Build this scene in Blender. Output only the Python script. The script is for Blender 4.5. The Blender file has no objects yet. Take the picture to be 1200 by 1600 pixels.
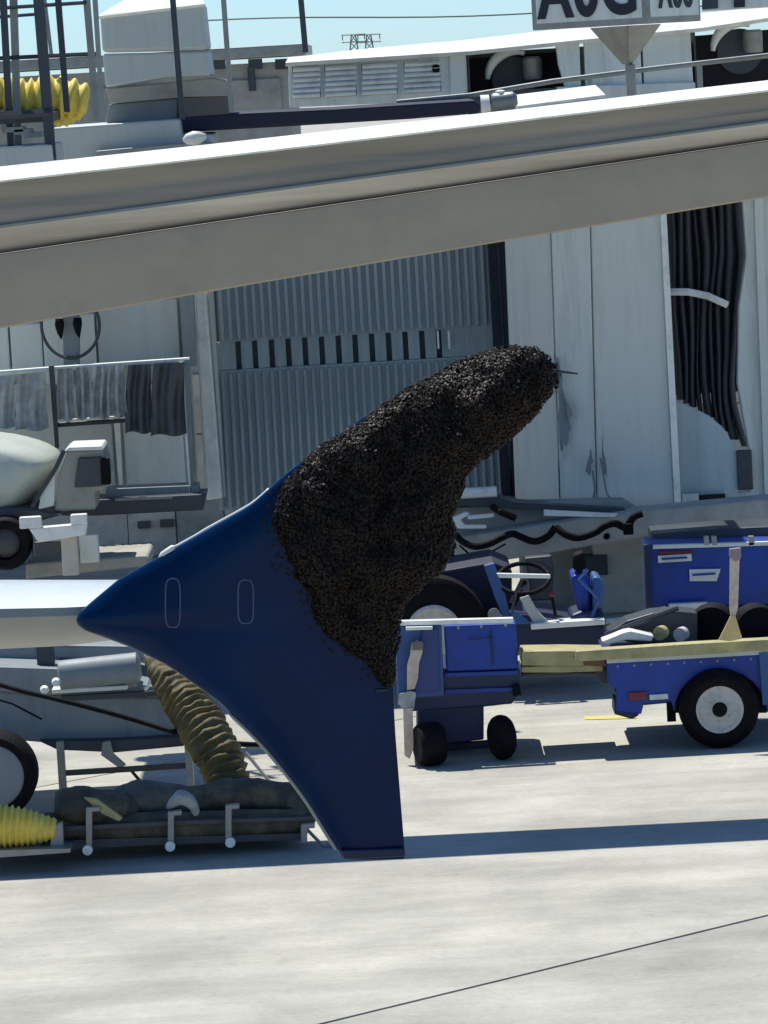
import bpy, bmesh, math, random
import numpy as np
from mathutils import Vector, Matrix, noise as mnoise
R = math.radians
random.seed(7); np.random.seed(7)
S = bpy.context.scene
COL = S.collection

# ------------------------------------------------------------------ camera
F = 6700.0                                   # focal length in pixels of a 1200x1600 picture
PITCH, ROLL, EYE = math.atan(710 / F), R(3.3), 5.0
M = Matrix.Rotation(R(90) - PITCH, 4, 'X') @ Matrix.Rotation(-ROLL, 4, 'Z')
cam = bpy.data.cameras.new('camera'); camo = bpy.data.objects.new('camera', cam); COL.objects.link(camo)
camo.matrix_world = Matrix.Translation((0, 0, EYE)) @ M
cam.sensor_fit = 'VERTICAL'; cam.sensor_height = 24; cam.lens = 24 * F / 1600
cam.clip_start = 0.5; cam.clip_end = 6000
S.camera = camo

# ------------------------------------------------------------------ sky, sun, exposure
SUN_EL, SUN_AZ = 65.0, -30.0                 # azimuth measured from +Y towards +X; negative = behind left
sd = Vector((math.sin(R(SUN_AZ)) * math.cos(R(SUN_EL)), math.cos(R(SUN_AZ)) * math.cos(R(SUN_EL)), math.sin(R(SUN_EL))))
w = bpy.data.worlds.new('World'); S.world = w; w.use_nodes = True
nt = w.node_tree; nt.nodes.clear()
sky = nt.nodes.new('ShaderNodeTexSky'); sky.sky_type = 'NISHITA'; sky.sun_disc = False
sky.sun_elevation = R(SUN_EL); sky.sun_rotation = R(SUN_AZ)
sky.altitude = 0; sky.air_density = 0.7; sky.dust_density = 0.2; sky.ozone_density = 10.0
bg = nt.nodes.new('ShaderNodeBackground'); bg.inputs[1].default_value = 0.12
out = nt.nodes.new('ShaderNodeOutputWorld')
tint = nt.nodes.new('ShaderNodeMix'); tint.data_type = 'RGBA'; tint.blend_type = 'MULTIPLY'; tint.inputs[0].default_value = 1
tint.inputs[7].default_value = (.84, .96, .97, 1)
nt.links.new(sky.outputs[0], tint.inputs[6]); nt.links.new(tint.outputs[2], bg.inputs[0]); nt.links.new(bg.outputs[0], out.inputs[0])
sl = bpy.data.lights.new('sun', 'SUN'); sl.energy = 4.5; sl.angle = R(0.5); sl.color = (1.0, 0.97, 0.91)
so = bpy.data.objects.new('sun', sl); COL.objects.link(so)
so.rotation_euler = sd.to_track_quat('Z', 'Y').to_euler(); so.location = (0, 0, 40)
S.view_settings.view_transform = 'Standard'; S.view_settings.look = 'None'
S.view_settings.exposure = 0.28; S.view_settings.gamma = 1.0; S.view_settings.use_curve_mapping = False

# ------------------------------------------------------------------ placement helpers
M3 = M.to_3x3()
def W(px, py, Y):
    d = M3 @ Vector(((px - 600) / F, (800 - py) / F, -1.0))
    return Vector((0, 0, EYE)) + d * (Y / d.y)
def G(px, py):
    d = M3 @ Vector(((px - 600) / F, (800 - py) / F, -1.0))
    return Vector((0, 0, EYE)) + d * (-EYE / d.z)
def sc(Y): return F / Y                       # pixels per metre at a distance

def loft(xs, prof_fn):
    v, f = [], []; n = None
    for x_ in xs:
        pr_ = prof_fn(x_); n = len(pr_); v += pr_
    for i in range(len(xs)-1):
        for j in range(n):
            l = (j+1) % n; f.append([i*n+j, (i+1)*n+j, (i+1)*n+l, i*n+l])
    f.append(list(range(n))); f.append([(len(xs)-1)*n+j for j in range(n-1,-1,-1)])
    return v, f
# geometry pieces are (verts, faces)
def gpoly(pts, depth):
    n = len(pts)
    area = sum(pts[i].x * pts[(i+1) % n].z - pts[(i+1) % n].x * pts[i].z for i in range(n))
    if area < 0: pts = pts[::-1]
    dv = depth if isinstance(depth, Vector) else Vector((0, depth, 0))
    v = list(pts) + [p + dv for p in pts]
    f = [list(range(n)), list(range(2*n-1, n-1, -1))]
    for i in range(n):
        j = (i+1) % n
        f.append([i, i+n, j+n, j])
    return v, f
def P(pts, Y, depth): return gpoly([W(a, b, Y) for a, b in pts], depth)
def gbox(c, s, rot=None):
    c = Vector(c); v = []
    for dx in (-.5, .5):
        for dy in (-.5, .5):
            for dz in (-.5, .5):
                p = Vector((dx*s[0], dy*s[1], dz*s[2]))
                if rot: p = rot @ p
                v.append(c + p)
    return v, [[0,1,3,2],[4,6,7,5],[0,4,5,1],[2,3,7,6],[0,2,6,4],[1,5,7,3]]
def B(x0, y0, x1, y1, Y, depth, rot=None):
    """upright box whose front face covers the rectangle"""
    c = W((x0+x1)/2, (y0+y1)/2, Y); k = sc(Y)
    return gbox((c.x, c.y + depth/2, c.z), (abs(x1-x0)/k, depth, abs(y1-y0)/k), rot)
def gtube(pts, r, seg=8, caps=True):
    pts = [Vector(p) for p in pts]; n = len(pts)
    rs = r if isinstance(r, (list, tuple)) else [r]*n
    v, f = [], []; prev = None
    for i, p in enumerate(pts):
        t = (pts[min(i+1, n-1)] - pts[max(i-1, 0)]).normalized()
        if prev is None:
            a = Vector((0, 0, 1)) if abs(t.z) < .9 else Vector((0, 1, 0))
            u = t.cross(a).normalized()
        else:
            u = (prev - t * prev.dot(t)).normalized()
        prev = u; b = t.cross(u)
        for k in range(seg):
            an = 2*math.pi*k/seg
            v.append(p + (u*math.cos(an) + b*math.sin(an)) * rs[i])
    for i in range(n-1):
        for k in range(seg):
            l = (k+1) % seg
            f.append([i*seg+k, i*seg+l, (i+1)*seg+l, (i+1)*seg+k])
    if caps: f.append(list(range(seg-1, -1, -1))); f.append([(n-1)*seg+k for k in range(seg)])
    return v, f
def smoothpath(pts, n=8):
    pts = [Vector(p) for p in pts]; o = []
    for i in range(len(pts)-1):
        p0 = pts[max(i-1, 0)]; p1 = pts[i]; p2 = pts[i+1]; p3 = pts[min(i+2, len(pts)-1)]
        for k in range(n):
            t = k/n
            o.append(.5*((2*p1) + (p2-p0)*t + (2*p0-5*p1+4*p2-p3)*t*t + (3*p1-p0-3*p2+p3)*t**3))
    o.append(pts[-1]); return o
def T(pts, r, seg=8, smooth=0):
    """tube through (px, py, Y) points, radius in metres"""
    q = [W(*p) for p in pts]
    if smooth: q = smoothpath(q, smooth)
    return gtube(q, r, seg)
def glathe(c, axis, prof, seg=32, caps=True):
    """prof = [(along axis, radius)]"""
    c = Vector(c); axis = Vector(axis).normalized()
    a = Vector((0, 0, 1)) if abs(axis.z) < .9 else Vector((1, 0, 0))
    u = axis.cross(a).normalized(); b = axis.cross(u)
    v, f = [], []
    for h, r in prof:
        for k in range(seg):
            an = 2*math.pi*k/seg
            v.append(c + axis*h + (u*math.cos(an) + b*math.sin(an))*max(r, 1e-4))
    for i in range(len(prof)-1):
        for k in range(seg):
            l = (k+1) % seg
            f.append([i*seg+k, i*seg+l, (i+1)*seg+l, (i+1)*seg+k])
    if caps: f.append(list(range(seg-1, -1, -1))); f.append([(len(prof)-1)*seg+k for k in range(seg)])
    return v, f
def gribbed(path, radii, nribs, depth=.16, seg=20):
    """ribbed flexible duct along a path"""
    pts = smoothpath(path, 12); L = [0]
    for i in range(1, len(pts)): L.append(L[-1] + (pts[i]-pts[i-1]).length)
    tot = L[-1]; N = nribs*6; q, rr = [], []
    for j in range(N+1):
        s = tot*j/N; i = max(k for k in range(len(L)) if L[k] <= s + 1e-9); i = min(i, len(pts)-2)
        t = (s - L[i]) / max(L[i+1]-L[i], 1e-9)
        q.append(pts[i].lerp(pts[i+1], t))
        x = j/N*(len(radii)-1); a = min(int(x), len(radii)-2)
        r0 = radii[a]*(1-(x-a)) + radii[a+1]*(x-a)
        rr.append(r0*(1 - depth*abs(math.cos(math.pi*j/6))**2) * random.uniform(.985, 1.015))
    return gtube(q, rr, seg)

def rough_up(g, amt, fr):
    v, f = g; return [p + Vector((mnoise.noise(p*fr), mnoise.noise(p*fr+Vector((9,3,1))), mnoise.noise(p*fr*1.7)))*amt for p in v], f
# ------------------------------------------------------------------ object helpers
def thing(name, label, cat, loc, group=None):
    o = bpy.data.objects.new(name, None); COL.objects.link(o); o.location = loc
    o.empty_display_size = .2; o['label'] = label; o['category'] = cat
    if group: o['group'] = group
    return o
def wl(o):
    v = Vector((0, 0, 0))
    while o: v += o.location; o = o.parent
    return v
def mk(name, geoms, mat, parent=None, bevel=0, smooth=False, segs=2, origin=None):
    if isinstance(geoms, tuple): geoms = [geoms]
    off = wl(parent) if parent else (Vector(origin) if origin is not None else Vector((0, 0, 0)))
    v, f = [], []
    for gv, gf in geoms:
        b = len(v); v += [Vector(p) - off for p in gv]; f += [[b+i for i in q] for q in gf]
    me = bpy.data.meshes.new(name); me.from_pydata(v, [], f)
    bm = bmesh.new(); bm.from_mesh(me); bmesh.ops.recalc_face_normals(bm, faces=bm.faces); bm.to_mesh(me); bm.free()
    o = bpy.data.objects.new(name, me); COL.objects.link(o)
    if parent: o.parent = parent
    elif origin is not None: o.location = off
    for m in (mat if isinstance(mat, list) else [mat]): me.materials.append(m)
    if smooth: me.polygons.foreach_set('use_smooth', [True]*len(me.polygons)); 
    if smooth == 'auto':
        try: me.set_sharp_from_angle(angle=R(40))
        except Exception: pass
    if bevel:
        md = o.modifiers.new('bevel', 'BEVEL'); md.width = bevel; md.segments = segs; md.limit_method = 'ANGLE'; md.angle_limit = R(35)
        md.harden_normals = False
    return o
def tag(o, label, cat, group=None):
    o['label'] = label; o['category'] = cat
    if group: o['group'] = group
    return o
def struct(o): o['kind'] = 'structure'; return o
def copy_tree(root, delta, label=None):
    r = root.copy(); COL.objects.link(r); r.location = root.location + Vector(delta)
    if label: r['label'] = label
    def rec(a, b):
        for ch in list(a.children):
            c = ch.copy(); COL.objects.link(c); c.parent = b; rec(ch, c)
    rec(root, r); return r

# ------------------------------------------------------------------ materials
def mat(name, col, rough=.6, metal=0, var=.18, scale=3.0, bump=.0, bscale=40, dirt=None, coat=0, streak=False, rvar=.12):
    m = bpy.data.materials.new(name); m.use_nodes = True; t = m.node_tree; N = t.nodes; L = t.links
    b = N['Principled BSDF']; b.inputs['Metallic'].default_value = metal
    if coat: b.inputs['Coat Weight'].default_value = coat; b.inputs['Coat Roughness'].default_value = .06
    tc = N.new('ShaderNodeTexCoord'); mp = N.new('ShaderNodeMapping'); L.new(tc.outputs['Object'], mp.inputs[0])
    if streak: mp.inputs['Scale'].default_value = (2.2, 2.2, .22) if streak is True else streak
    n = N.new('ShaderNodeTexNoise'); n.inputs['Scale'].default_value = scale; n.inputs['Detail'].default_value = 8; n.inputs['Roughness'].default_value = .65
    L.new(mp.outputs[0], n.inputs['Vector'])
    r = N.new('ShaderNodeValToRGB'); e = r.color_ramp.elements
    e[0].position = .28; e[1].position = .72
    c = Vector(col)
    e[0].color = (*[max(0, x*(1-var)) for x in col], 1); e[1].color = (*[min(1, x*(1+var)) for x in col], 1)
    L.new(n.outputs[0], r.inputs[0]); last = r.outputs[0]
    if dirt:
        dcol, amt, ds = dirt
        n2 = N.new('ShaderNodeTexNoise'); n2.inputs['Scale'].default_value = ds; n2.inputs['Detail'].default_value = 10; n2.inputs['Roughness'].default_value = .7
        L.new(mp.outputs[0], n2.inputs['Vector'])
        r2 = N.new('ShaderNodeValToRGB'); r2.color_ramp.elements[0].position = .48; r2.color_ramp.elements[1].position = .72
        r2.color_ramp.elements[1].color = (amt, amt, amt, 1)
        L.new(n2.outputs[0], r2.inputs[0])
        mx = N.new('ShaderNodeMix'); mx.data_type = 'RGBA'; L.new(r2.outputs[0], mx.inputs[0]); L.new(last, mx.inputs[6]); mx.inputs[7].default_value = (*dcol, 1)
        last = mx.outputs[2]
    L.new(last, b.inputs['Base Color'])
    mr = N.new('ShaderNodeMapRange'); mr.inputs[3].default_value = max(.03, rough-rvar); mr.inputs[4].default_value = min(1, rough+rvar)
    L.new(n.outputs[0], mr.inputs[0]); L.new(mr.outputs[0], b.inputs['Roughness'])
    if bump:
        n3 = N.new('ShaderNodeTexNoise'); n3.inputs['Scale'].default_value = bscale; n3.inputs['Detail'].default_value = 6
        L.new(tc.outputs['Object'], n3.inputs['Vector'])
        bp = N.new('ShaderNodeBump'); bp.inputs['Strength'].default_value = bump; bp.inputs['Distance'].default_value = .02
        L.new(n3.outputs[0], bp.inputs['Height']); L.new(bp.outputs[0], b.inputs['Normal'])
    return m
DG = (.10, .09, .08)
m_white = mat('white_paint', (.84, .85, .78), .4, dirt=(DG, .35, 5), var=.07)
m_offwhite = mat('aged_white_panel', (.72, .76, .69), .5, dirt=(DG, .35, 4), var=.08, streak=True)
m_panel = mat('pale_grey_panel', (.72, .75, .67), .5, dirt=(DG, .3, 3), var=.08, streak=True)
m_lslate = None
m_panel2 = mat('mid_grey_panel', (.52, .55, .50), .55, dirt=(DG, .3, 3), var=.1, streak=True)
m_slate = mat('slate_panel', (.23, .265, .27), .55, dirt=((.05,.05,.05), .4, 3), var=.12, streak=True)
m_corrl = mat('corrugation_crest', (.27, .34, .365), .5, dirt=((.5,.53,.52), .5, 5), var=.25, streak=True)
m_corr = mat('blue_grey_corrugated', (.27, .345, .37), .55, dirt=((.42,.45,.45), .45, 5), var=.22, streak=True)
m_steel = mat('grey_steel', (.30, .31, .28), .45, metal=.3, dirt=((.12,.07,.04), .35, 9))
m_dsteel = mat('dark_steel', (.045, .055, .065), .45, metal=.2, dirt=((.12,.10,.08), .3, 9))
m_black = mat('black_rubber', (.005, .005, .006), .75, bump=.3, dirt=((.03,.03,.03), .15, 12))
m_black.node_tree.nodes['Principled BSDF'].inputs['Specular IOR Level'].default_value = .15
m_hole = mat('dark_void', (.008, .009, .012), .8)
m_navy = mat('navy_fabric', (.012, .015, .035), .7)
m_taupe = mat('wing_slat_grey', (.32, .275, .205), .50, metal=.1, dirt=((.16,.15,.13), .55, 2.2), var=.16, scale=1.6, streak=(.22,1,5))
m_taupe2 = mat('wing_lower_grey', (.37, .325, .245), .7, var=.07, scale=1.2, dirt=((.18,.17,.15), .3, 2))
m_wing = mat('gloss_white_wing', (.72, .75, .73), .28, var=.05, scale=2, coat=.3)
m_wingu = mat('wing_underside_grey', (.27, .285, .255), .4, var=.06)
m_fin = mat('navy_blue_gloss', (.0006, .018, .066), .16, var=.25, scale=2.5, coat=0, rvar=.08, dirt=((.0008,.025,.085), .5, 3))
m_fin.node_tree.nodes['Principled BSDF'].inputs['Specular IOR Level'].default_value = .14
m_blue = mat('royal_blue_paint', (.003, .042, .30), .5, var=.3, dirt=((.006,.03,.11), .7, 5))
m_blue2 = mat('faded_blue_paint', (.03, .10, .28), .5, var=.25, dirt=((.04,.04,.06), .5, 6))
m_dblue = mat('deep_blue_paint', (.004, .016, .07), .5, var=.2, dirt=((.02,.02,.03), .5, 6))
m_concrete = mat('concrete', (.55, .51, .42), .85, bump=.3, dirt=((.10,.09,.08), .5, 2), var=.15)
m_concrete2 = mat('grey_concrete', (.36, .35, .30), .85, bump=.3, dirt=((.08,.075,.07), .5, 2), var=.15)
m_cream = mat('cream_paint', (.52, .56, .48), .4, var=.06)
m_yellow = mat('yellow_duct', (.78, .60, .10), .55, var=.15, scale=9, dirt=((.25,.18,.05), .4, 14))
m_olive = mat('shaded_dirty_yellow_duct', (.11, .082, .022), .75, var=.5, scale=9, dirt=((.02,.018,.010), .8, 7))  # shade on the duct put into the dark base colour, plus dirt patches
m_wood = mat('weathered_timber', (.40, .36, .17), .7, var=.25, scale=6, dirt=((.12,.10,.06), .4, 8), bump=.3)
m_strap = mat('tan_strap', (.58, .47, .38), .8, var=.25, scale=14, dirt=((.75,.66,.6), .5, 11))
m_ystrap = mat('yellow_strap', (.66, .50, .22), .8, var=.2, scale=12)
m_tarp = mat('dark_grey_tarp', (.060, .052, .030), .6, var=.6, scale=9, bump=1.0, bscale=12, dirt=((.20,.17,.095), .7, 7))
m_cover = mat('grey_vinyl_cover', (.30, .32, .32), .35, var=.4, scale=8, bump=.5, bscale=16, dirt=((.55,.57,.57), .5, 9))
m_covd = mat('dark_vinyl_cover', (.055, .06, .065), .4, var=.3, scale=8, bump=.5, bscale=16)
m_ink = mat('black_ink', (.010, .012, .022), .5)
m_red = mat('red_reflector', (.18, .01, .02), .4)
m_seal = mat('joint_sealant', (.19, .185, .17), .8, bump=.3)
m_ypaint = mat('yellow_floor_paint', (.62, .50, .12), .7, dirt=((.4,.38,.3), .5, 8))
m_glass = mat('dark_glass', (.02, .03, .04), .1)
m_rim = mat('pale_rim_paint', (.50, .50, .46), .5, dirt=(DG, .4, 14))
m_pleat = mat('black_pleated_canvas', (.05, .058, .066), .7, var=.3, scale=5, streak=True, dirt=((.12,.13,.14), .4, 4))
m_beam = mat('warm_grey_steel', (.42, .42, .37), .55, dirt=(DG, .4, 5))
m_galv = mat('galvanised', (.24, .25, .25), .4, metal=.4, dirt=(DG, .4, 9))

# apron concrete with its own stains
def apron_mat():
    m = bpy.data.materials.new('apron_concrete'); m.use_nodes = True; t = m.node_tree; N = t.nodes; L = t.links
    b = N['Principled BSDF']; b.inputs['Roughness'].default_value = .85
    tc = N.new('ShaderNodeNewGeometry')
    def nz(scale, det, rg, p0, p1, c0, c1):
        n = N.new('ShaderNodeTexNoise'); n.inputs['Scale'].default_value = scale; n.inputs['Detail'].default_value = det; n.inputs['Roughness'].default_value = rg
        L.new(tc.outputs['Position'], n.inputs['Vector'])
        r = N.new('ShaderNodeValToRGB'); r.color_ramp.elements[0].position = p0; r.color_ramp.elements[1].position = p1
        r.color_ramp.elements[0].color = (*c0, 1); r.color_ramp.elements[1].color = (*c1, 1)
        L.new(n.outputs[0], r.inputs[0]); return r.outputs[0], n
    a, _ = nz(.9, 9, .62, .32, .68, (.41, .395, .335), (.54, .52, .44))
    c, _ = nz(.45, 6, .65, .40, .62, (.86, .86, .86), (1, 1, 1))
    d, nd = nz(22, 8, .7, .3, .7, (.86, .86, .86), (1.05, 1.05, 1.05))
    e, _ = nz(2.6, 10, .75, .58, .76, (1, 1, 1), (.72, .71, .70))
    mpw = N.new('ShaderNodeMapping'); mpw.inputs['Scale'].default_value = (.25, 1.6, 1); mpw.inputs['Rotation'].default_value = (0, 0, .12)
    L.new(tc.outputs['Position'], mpw.inputs[0])
    w1 = N.new('ShaderNodeTexNoise'); w1.inputs['Scale'].default_value = 1.3; w1.inputs['Detail'].default_value = 7; w1.inputs['Roughness'].default_value = .7
    L.new(mpw.outputs[0], w1.inputs['Vector'])
    wr = N.new('ShaderNodeValToRGB'); wr.color_ramp.elements[0].position = .40; wr.color_ramp.elements[1].position = .62
    wr.color_ramp.elements[0].color = (.84, .84, .83, 1); wr.color_ramp.elements[1].color = (1, 1, 1, 1)
    L.new(w1.outputs[0], wr.inputs[0]); g_ = wr.outputs[0]
    last = a
    for x in (c, d, e, g_):
        mx = N.new('ShaderNodeMix'); mx.data_type = 'RGBA'; mx.blend_type = 'MULTIPLY'; mx.inputs[0].default_value = 1
        L.new(last, mx.inputs[6]); L.new(x, mx.inputs[7]); last = mx.outputs[2]
    # each slab its own tone
    oi = N.new('ShaderNodeObjectInfo'); mr = N.new('ShaderNodeMapRange'); mr.inputs[3].default_value = .94; mr.inputs[4].default_value = 1.04
    L.new(oi.outputs['Random'], mr.inputs[0])
    mx = N.new('ShaderNodeMix'); mx.data_type = 'RGBA'; mx.blend_type = 'MULTIPLY'; mx.inputs[0].default_value = 1
    L.new(last, mx.inputs[6]); L.new(mr.outputs[0], mx.inputs[7]); L.new(mx.outputs[2], b.inputs['Base Color'])
    bp = N.new('ShaderNodeBump'); bp.inputs['Strength'].default_value = .35; bp.inputs['Distance'].default_value = .01
    L.new(nd.outputs[0], bp.inputs['Height']); L.new(bp.outputs[0], b.inputs['Normal'])
    return m
m_apron = apron_mat()

# ================================================================== GROUND
def sheet(x0, y0, x1, y1, z): return [Vector((x0,y0,z)), Vector((x1,y0,z)), Vector((x1,y1,z)), Vector((x0,y1,z))], [[0,1,2,3]]
ground = struct(mk('ground', sheet(-3000, -200, 3000, 5000, -.06), m_apron))
apron = struct(mk('apron', sheet(-40, 5, 40, 70, -.030), m_seal))
ga, gb = G(500, 1600), G(1200, 1430)
jd = (gb - ga); jd.z = 0; jd.normalize(); jn = Vector((-jd.y, jd.x, 0))
SL, GAP = 7.5, .03
SJ = 15.0
slabmesh = None
for i in range(-4, 6):
    for j in range(-3, 9):
        c = ga + jd*((i+.5)*SJ - 4.0) + jn*((j+.5)*SL)
        if c.y < 8 or c.y > 64 or abs(c.x) > 24: continue
        if slabmesh is None:
            o = mk('concrete_slab', gbox((0,0,-.012), (SJ-GAP, SL-GAP, .024)), m_apron, apron)
            md = None; slabmesh = o.data
        else:
            o = bpy.data.objects.new('concrete_slab', slabmesh); COL.objects.link(o); o.parent = apron
        o.location = (c.x, c.y, random.uniform(-.0015, .0015)); o.rotation_euler = (0, 0, math.atan2(jd.y, jd.x))
yl = [G(912,1120), G(994,1118), G(996,1123), G(914,1125)]
for p in yl: p.z = .004
struct(mk('painted_marking', (yl, [[0,1,2,3]]), m_ypaint))

# ================================================================== FAR BACKGROUND
def tower(px, py, h, Y):
    b = W(px, py, Y); t = thing('transmission_tower', '', 'pylon', (b.x, b.y, 0)); z0 = b.z
    legs = []
    for s in (-1, 1):
        for q in (-1, 1): legs.append(gtube([(b.x+s*2.2, b.y+q*2.2, 0), (b.x+s*.6, b.y+q*.6, z0)], .22, 4))
    for k in range(5):
        z = z0*k/5; w0 = 2.2-1.6*k/5; w1 = 2.2-1.6*(k+1)/5
        legs.append(gtube([(b.x-w0, b.y-w0, z), (b.x+w1, b.y-w1, z0*(k+1)/5)], .14, 4))
        legs.append(gtube([(b.x+w0, b.y-w0, z), (b.x-w1, b.y-w1, z0*(k+1)/5)], .14, 4))
    mk('lattice', legs, m_steel, t)
    for dz in (0, -2.2): mk('cross_arm', gtube([(b.x-3.6, b.y, z0+dz), (b.x+3.6, b.y, z0+dz)], .22, 4), m_steel, t)
    for s in (-1, 1): mk('insulator', gtube([(b.x+s*3.3, b.y, z0), (b.x+s*3.3, b.y, z0-1.6)], .16, 4), m_steel, t)
    return t
t1 = tower(552, 54, 8, 1300); t1['label'] = 'left of the two distant lattice pylons against the sky'; t1['group'] = 'distant pylons'
t2 = tower(576, 54, 8, 1300); t2['label'] = 'right of the two distant lattice pylons against the sky'; t2['group'] = 'distant pylons'
tag(mk('power_line', [gtube([W(250+60*i, 36 - 3*math.sin(i*.6) - 3.4*i*.5 + dy, 1290) for i in range(17)], .22, 4) for dy in (0,)], m_dsteel),
    'faint power cable crossing the pale sky above the roofs', 'cable')

# far low building, left
lb = thing('low_building', 'grey concrete building with a flat roof behind the stair tower', 'building', (W(200,170,60).x, 60, 0))
kk = sc(60)
c0 = W(-120, 100, 60); c1 = W(450, 77, 60)
mk('wall', gbox(((c0.x+c1.x)/2, 64, (c0.z-.25)/2), (c1.x-c0.x, 8, c0.z-.25)), m_concrete2, lb)
mk('roof', gbox(((c0.x+c1.x)/2, 64, c0.z-.10), (c1.x-c0.x+.5, 8.6, .16)), m_steel, lb, bevel=.02)
x = c0.x + .3
while x < c1.x - .4:
    mk('wall_panel', gbox((x+.38, 59.98, c0.z-.75), (.72, .06, .55)), m_concrete2, lb, bevel=.01); x += .78
for a in (330, 388, 430): mk('window', B(a, 92, a+22, 108, 59.9, .05), m_glass, lb)
mk('downpipe', T([(392, 105, 59.9), (395, 142, 59.9)], .05), m_dsteel, lb)

# terminal wall behind the bridges
tw = thing('terminal_wall', 'pale concrete panel wall along the apron behind the jet bridges', 'wall', (0, 44, 0))
mk('wall', gbox((0, 46, 1.9), (40, 3.8, 3.8)), m_concrete2, tw)
for i in range(-16, 18):
    for j in range(3):
        mk('wall_panel', gbox((i*.5+.1+random.uniform(-.004,.004), 44.08, .32+j*.62), (.485, .06, .605)), m_concrete if (i*3+j) % 4 else m_concrete2, tw)
mk('coping', gbox((0, 45.9, 3.86), (40.2, 4.1, .12)), m_concrete, tw)
for (a, b, c, d) in ((215, 815, 235, 826), (250, 812, 272, 824)):
    mk('vent_grille', B(a, b, c, d, 43.98, .05), m_dsteel, tw)

# ================================================================== JET BRIDGE (corrugated tunnel)
YT = 38.0
jb = thing('jet_bridge', 'blue grey corrugated jet bridge tunnel with a row of small dark slots', 'jet bridge', (W(560,700,YT).x, YT, 0))
def BZ(x0, x1, y0, y1, Y, depth):
    ym = (y0+y1)/2; z = W(567, ym, YT).z; a = W(x0, ym, YT).x; b = W(x1, ym, YT).x
    return gbox(((a+b)/2, Y+depth/2, z), (b-a, depth, (y1-y0)/sc(YT)))
mk('wall', [BZ(334, 800, 270, 522, YT, .10), BZ(334, 800, 566, 786, YT, .10)], m_corr, jb)
mk('interior', B(334, 270, 800, 780, YT+.14, .08), mat('dim_interior', (.14, .18, .21), .7), jb)
slots = [372+26.2*i for i in range(13)]
edges = [338] + [v for s in slots for v in (s-4.3, s+4.3)] + [800]
mull = None
for i in range(0, len(edges), 2):
    mk('mullion', BZ(edges[i], edges[i+1], 522.2, 565.8, YT+.01, .08), m_corr, jb)
# ribs share a mesh
def ribs(y0, y1, name):
    proto = None; p = 340; i = 0
    while p < 796:
        c = W(p, (y0+y1)/2, YT); zc = W(567, (y0+y1)/2, YT).z
        if proto is None:
            o = mk(name, gbox(jb.location, (6.0/sc(YT), .035, (y1-y0)/sc(YT))), m_corrl, jb, bevel=.008); proto = o
        else:
            o = proto.copy(); COL.objects.link(o)
        o.location = Vector((c.x, YT-.022, zc)) - jb.location; p += 12.9; i += 1
ribs(274, 519, 'rib'); ribs(570, 783, 'rib')
mk('roof', B(330, 240, 805, 271, YT-.05, 3.0), m_corr, jb)
for p in (683, 700): mk('marker_strip', B(p, 517, p+3, 545, YT-.09, .03), m_white, jb)
mk('end_frame', [B(772, 300, 786, 800, YT-.25, .25), B(790, 300, 797, 800, YT-.3, .2)], m_navy, jb)

post = tag(mk('door_post', [P([(303,455),(322,455),(348,778),(322,782)], YT-.6, .25)], m_white, bevel=.02), 'tall white post at the left end of the corrugated tunnel', 'post')
tag(mk('door_jamb', [P([(324,455),(333,455),(352,776),(349,778)], YT-.5, .2)], m_panel2, bevel=.01), 'narrow grey jamb right of the white post', 'post')

# cab of the right bridge
YC = 37.0
cb = thing('bridge_cab', 'pale grey faceted jet bridge cab with torn peeling marks', 'jet bridge cab', (W(900,800,YC).x, YC, 0))
def facet(name, xt0, xt1, xb0, xb1, yt, yb0, yb1, y0, y1, m, bev=.01):
    a, b, c, d = W(xt0, yt, y0), W(xt1, yt, y1), W(xb1, yb1, y1), W(xb0, yb0, y0)
    off = Vector((0, .12, 0)); v = [a,b,c,d] + [p+off for p in (a,b,c,d)]
    return mk(name, (v, [[0,1,2,3],[7,6,5,4],[0,4,5,1],[1,5,6,2],[2,6,7,3],[3,7,4,0]]), m, cb, bevel=bev)
facet('wall_panel', 786, 857, 806, 874, 300, 780, 783, 37.25, 37.0, m_panel)
facet('wall_panel', 859, 920, 876, 932, 300, 783, 790, 37.0, 36.9, m_offwhite)
facet('wall_panel', 922, 1030, 934, 1054, 300, 806, 815, 36.94, 36.9, m_panel)
facet('corner_trim', 1030, 1040, 1055, 1066, 300, 815, 817, 36.85, 36.9, m_white)
mk('roof', B(785, 240, 1215, 300, 36.9, 2.5), m_panel, cb)
mk('floor', B(790, 775, 1060, 800, 37.3, 2.0), m_steel, cb)
def rag(pts, Yr, m=m_dsteel):
    q = []
    for i in range(len(pts)):
        a = Vector(pts[i]); b = Vector(pts[(i+1) % len(pts)])
        for k in range(3):
            p = a.lerp(b, k/3); q.append((p.x+random.uniform(-2,2), p.y+random.uniform(-2,2)))
    mk('peeling_paint', P(q, Yr, .02), m, cb)
rag([(868,562),(874,560),(880,605),(888,640),(893,668),(884,700),(876,705),(872,665),(872,620)], 36.90, m_slate)
rag([(880,615),(894,640),(890,662)], 36.87, m_slate)
rag([(922,700),(926,720),(921,742),(916,738)], 36.83, m_slate)
rag([(940,655),(944,700),(947,745),(941,730)], 36.82, m_slate)
rag([(880,690),(886,716),(880,728)], 36.87, m_panel2)
mk('seam_strip', T([(926,735,36.8),(930,765,36.8),(924,795,36.8)], .01), m_slate, cb)
mk('seam_strip', T([(938,715,36.8),(948,770,36.8),(955,782,36.8)], .008), m_slate, cb)

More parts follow.
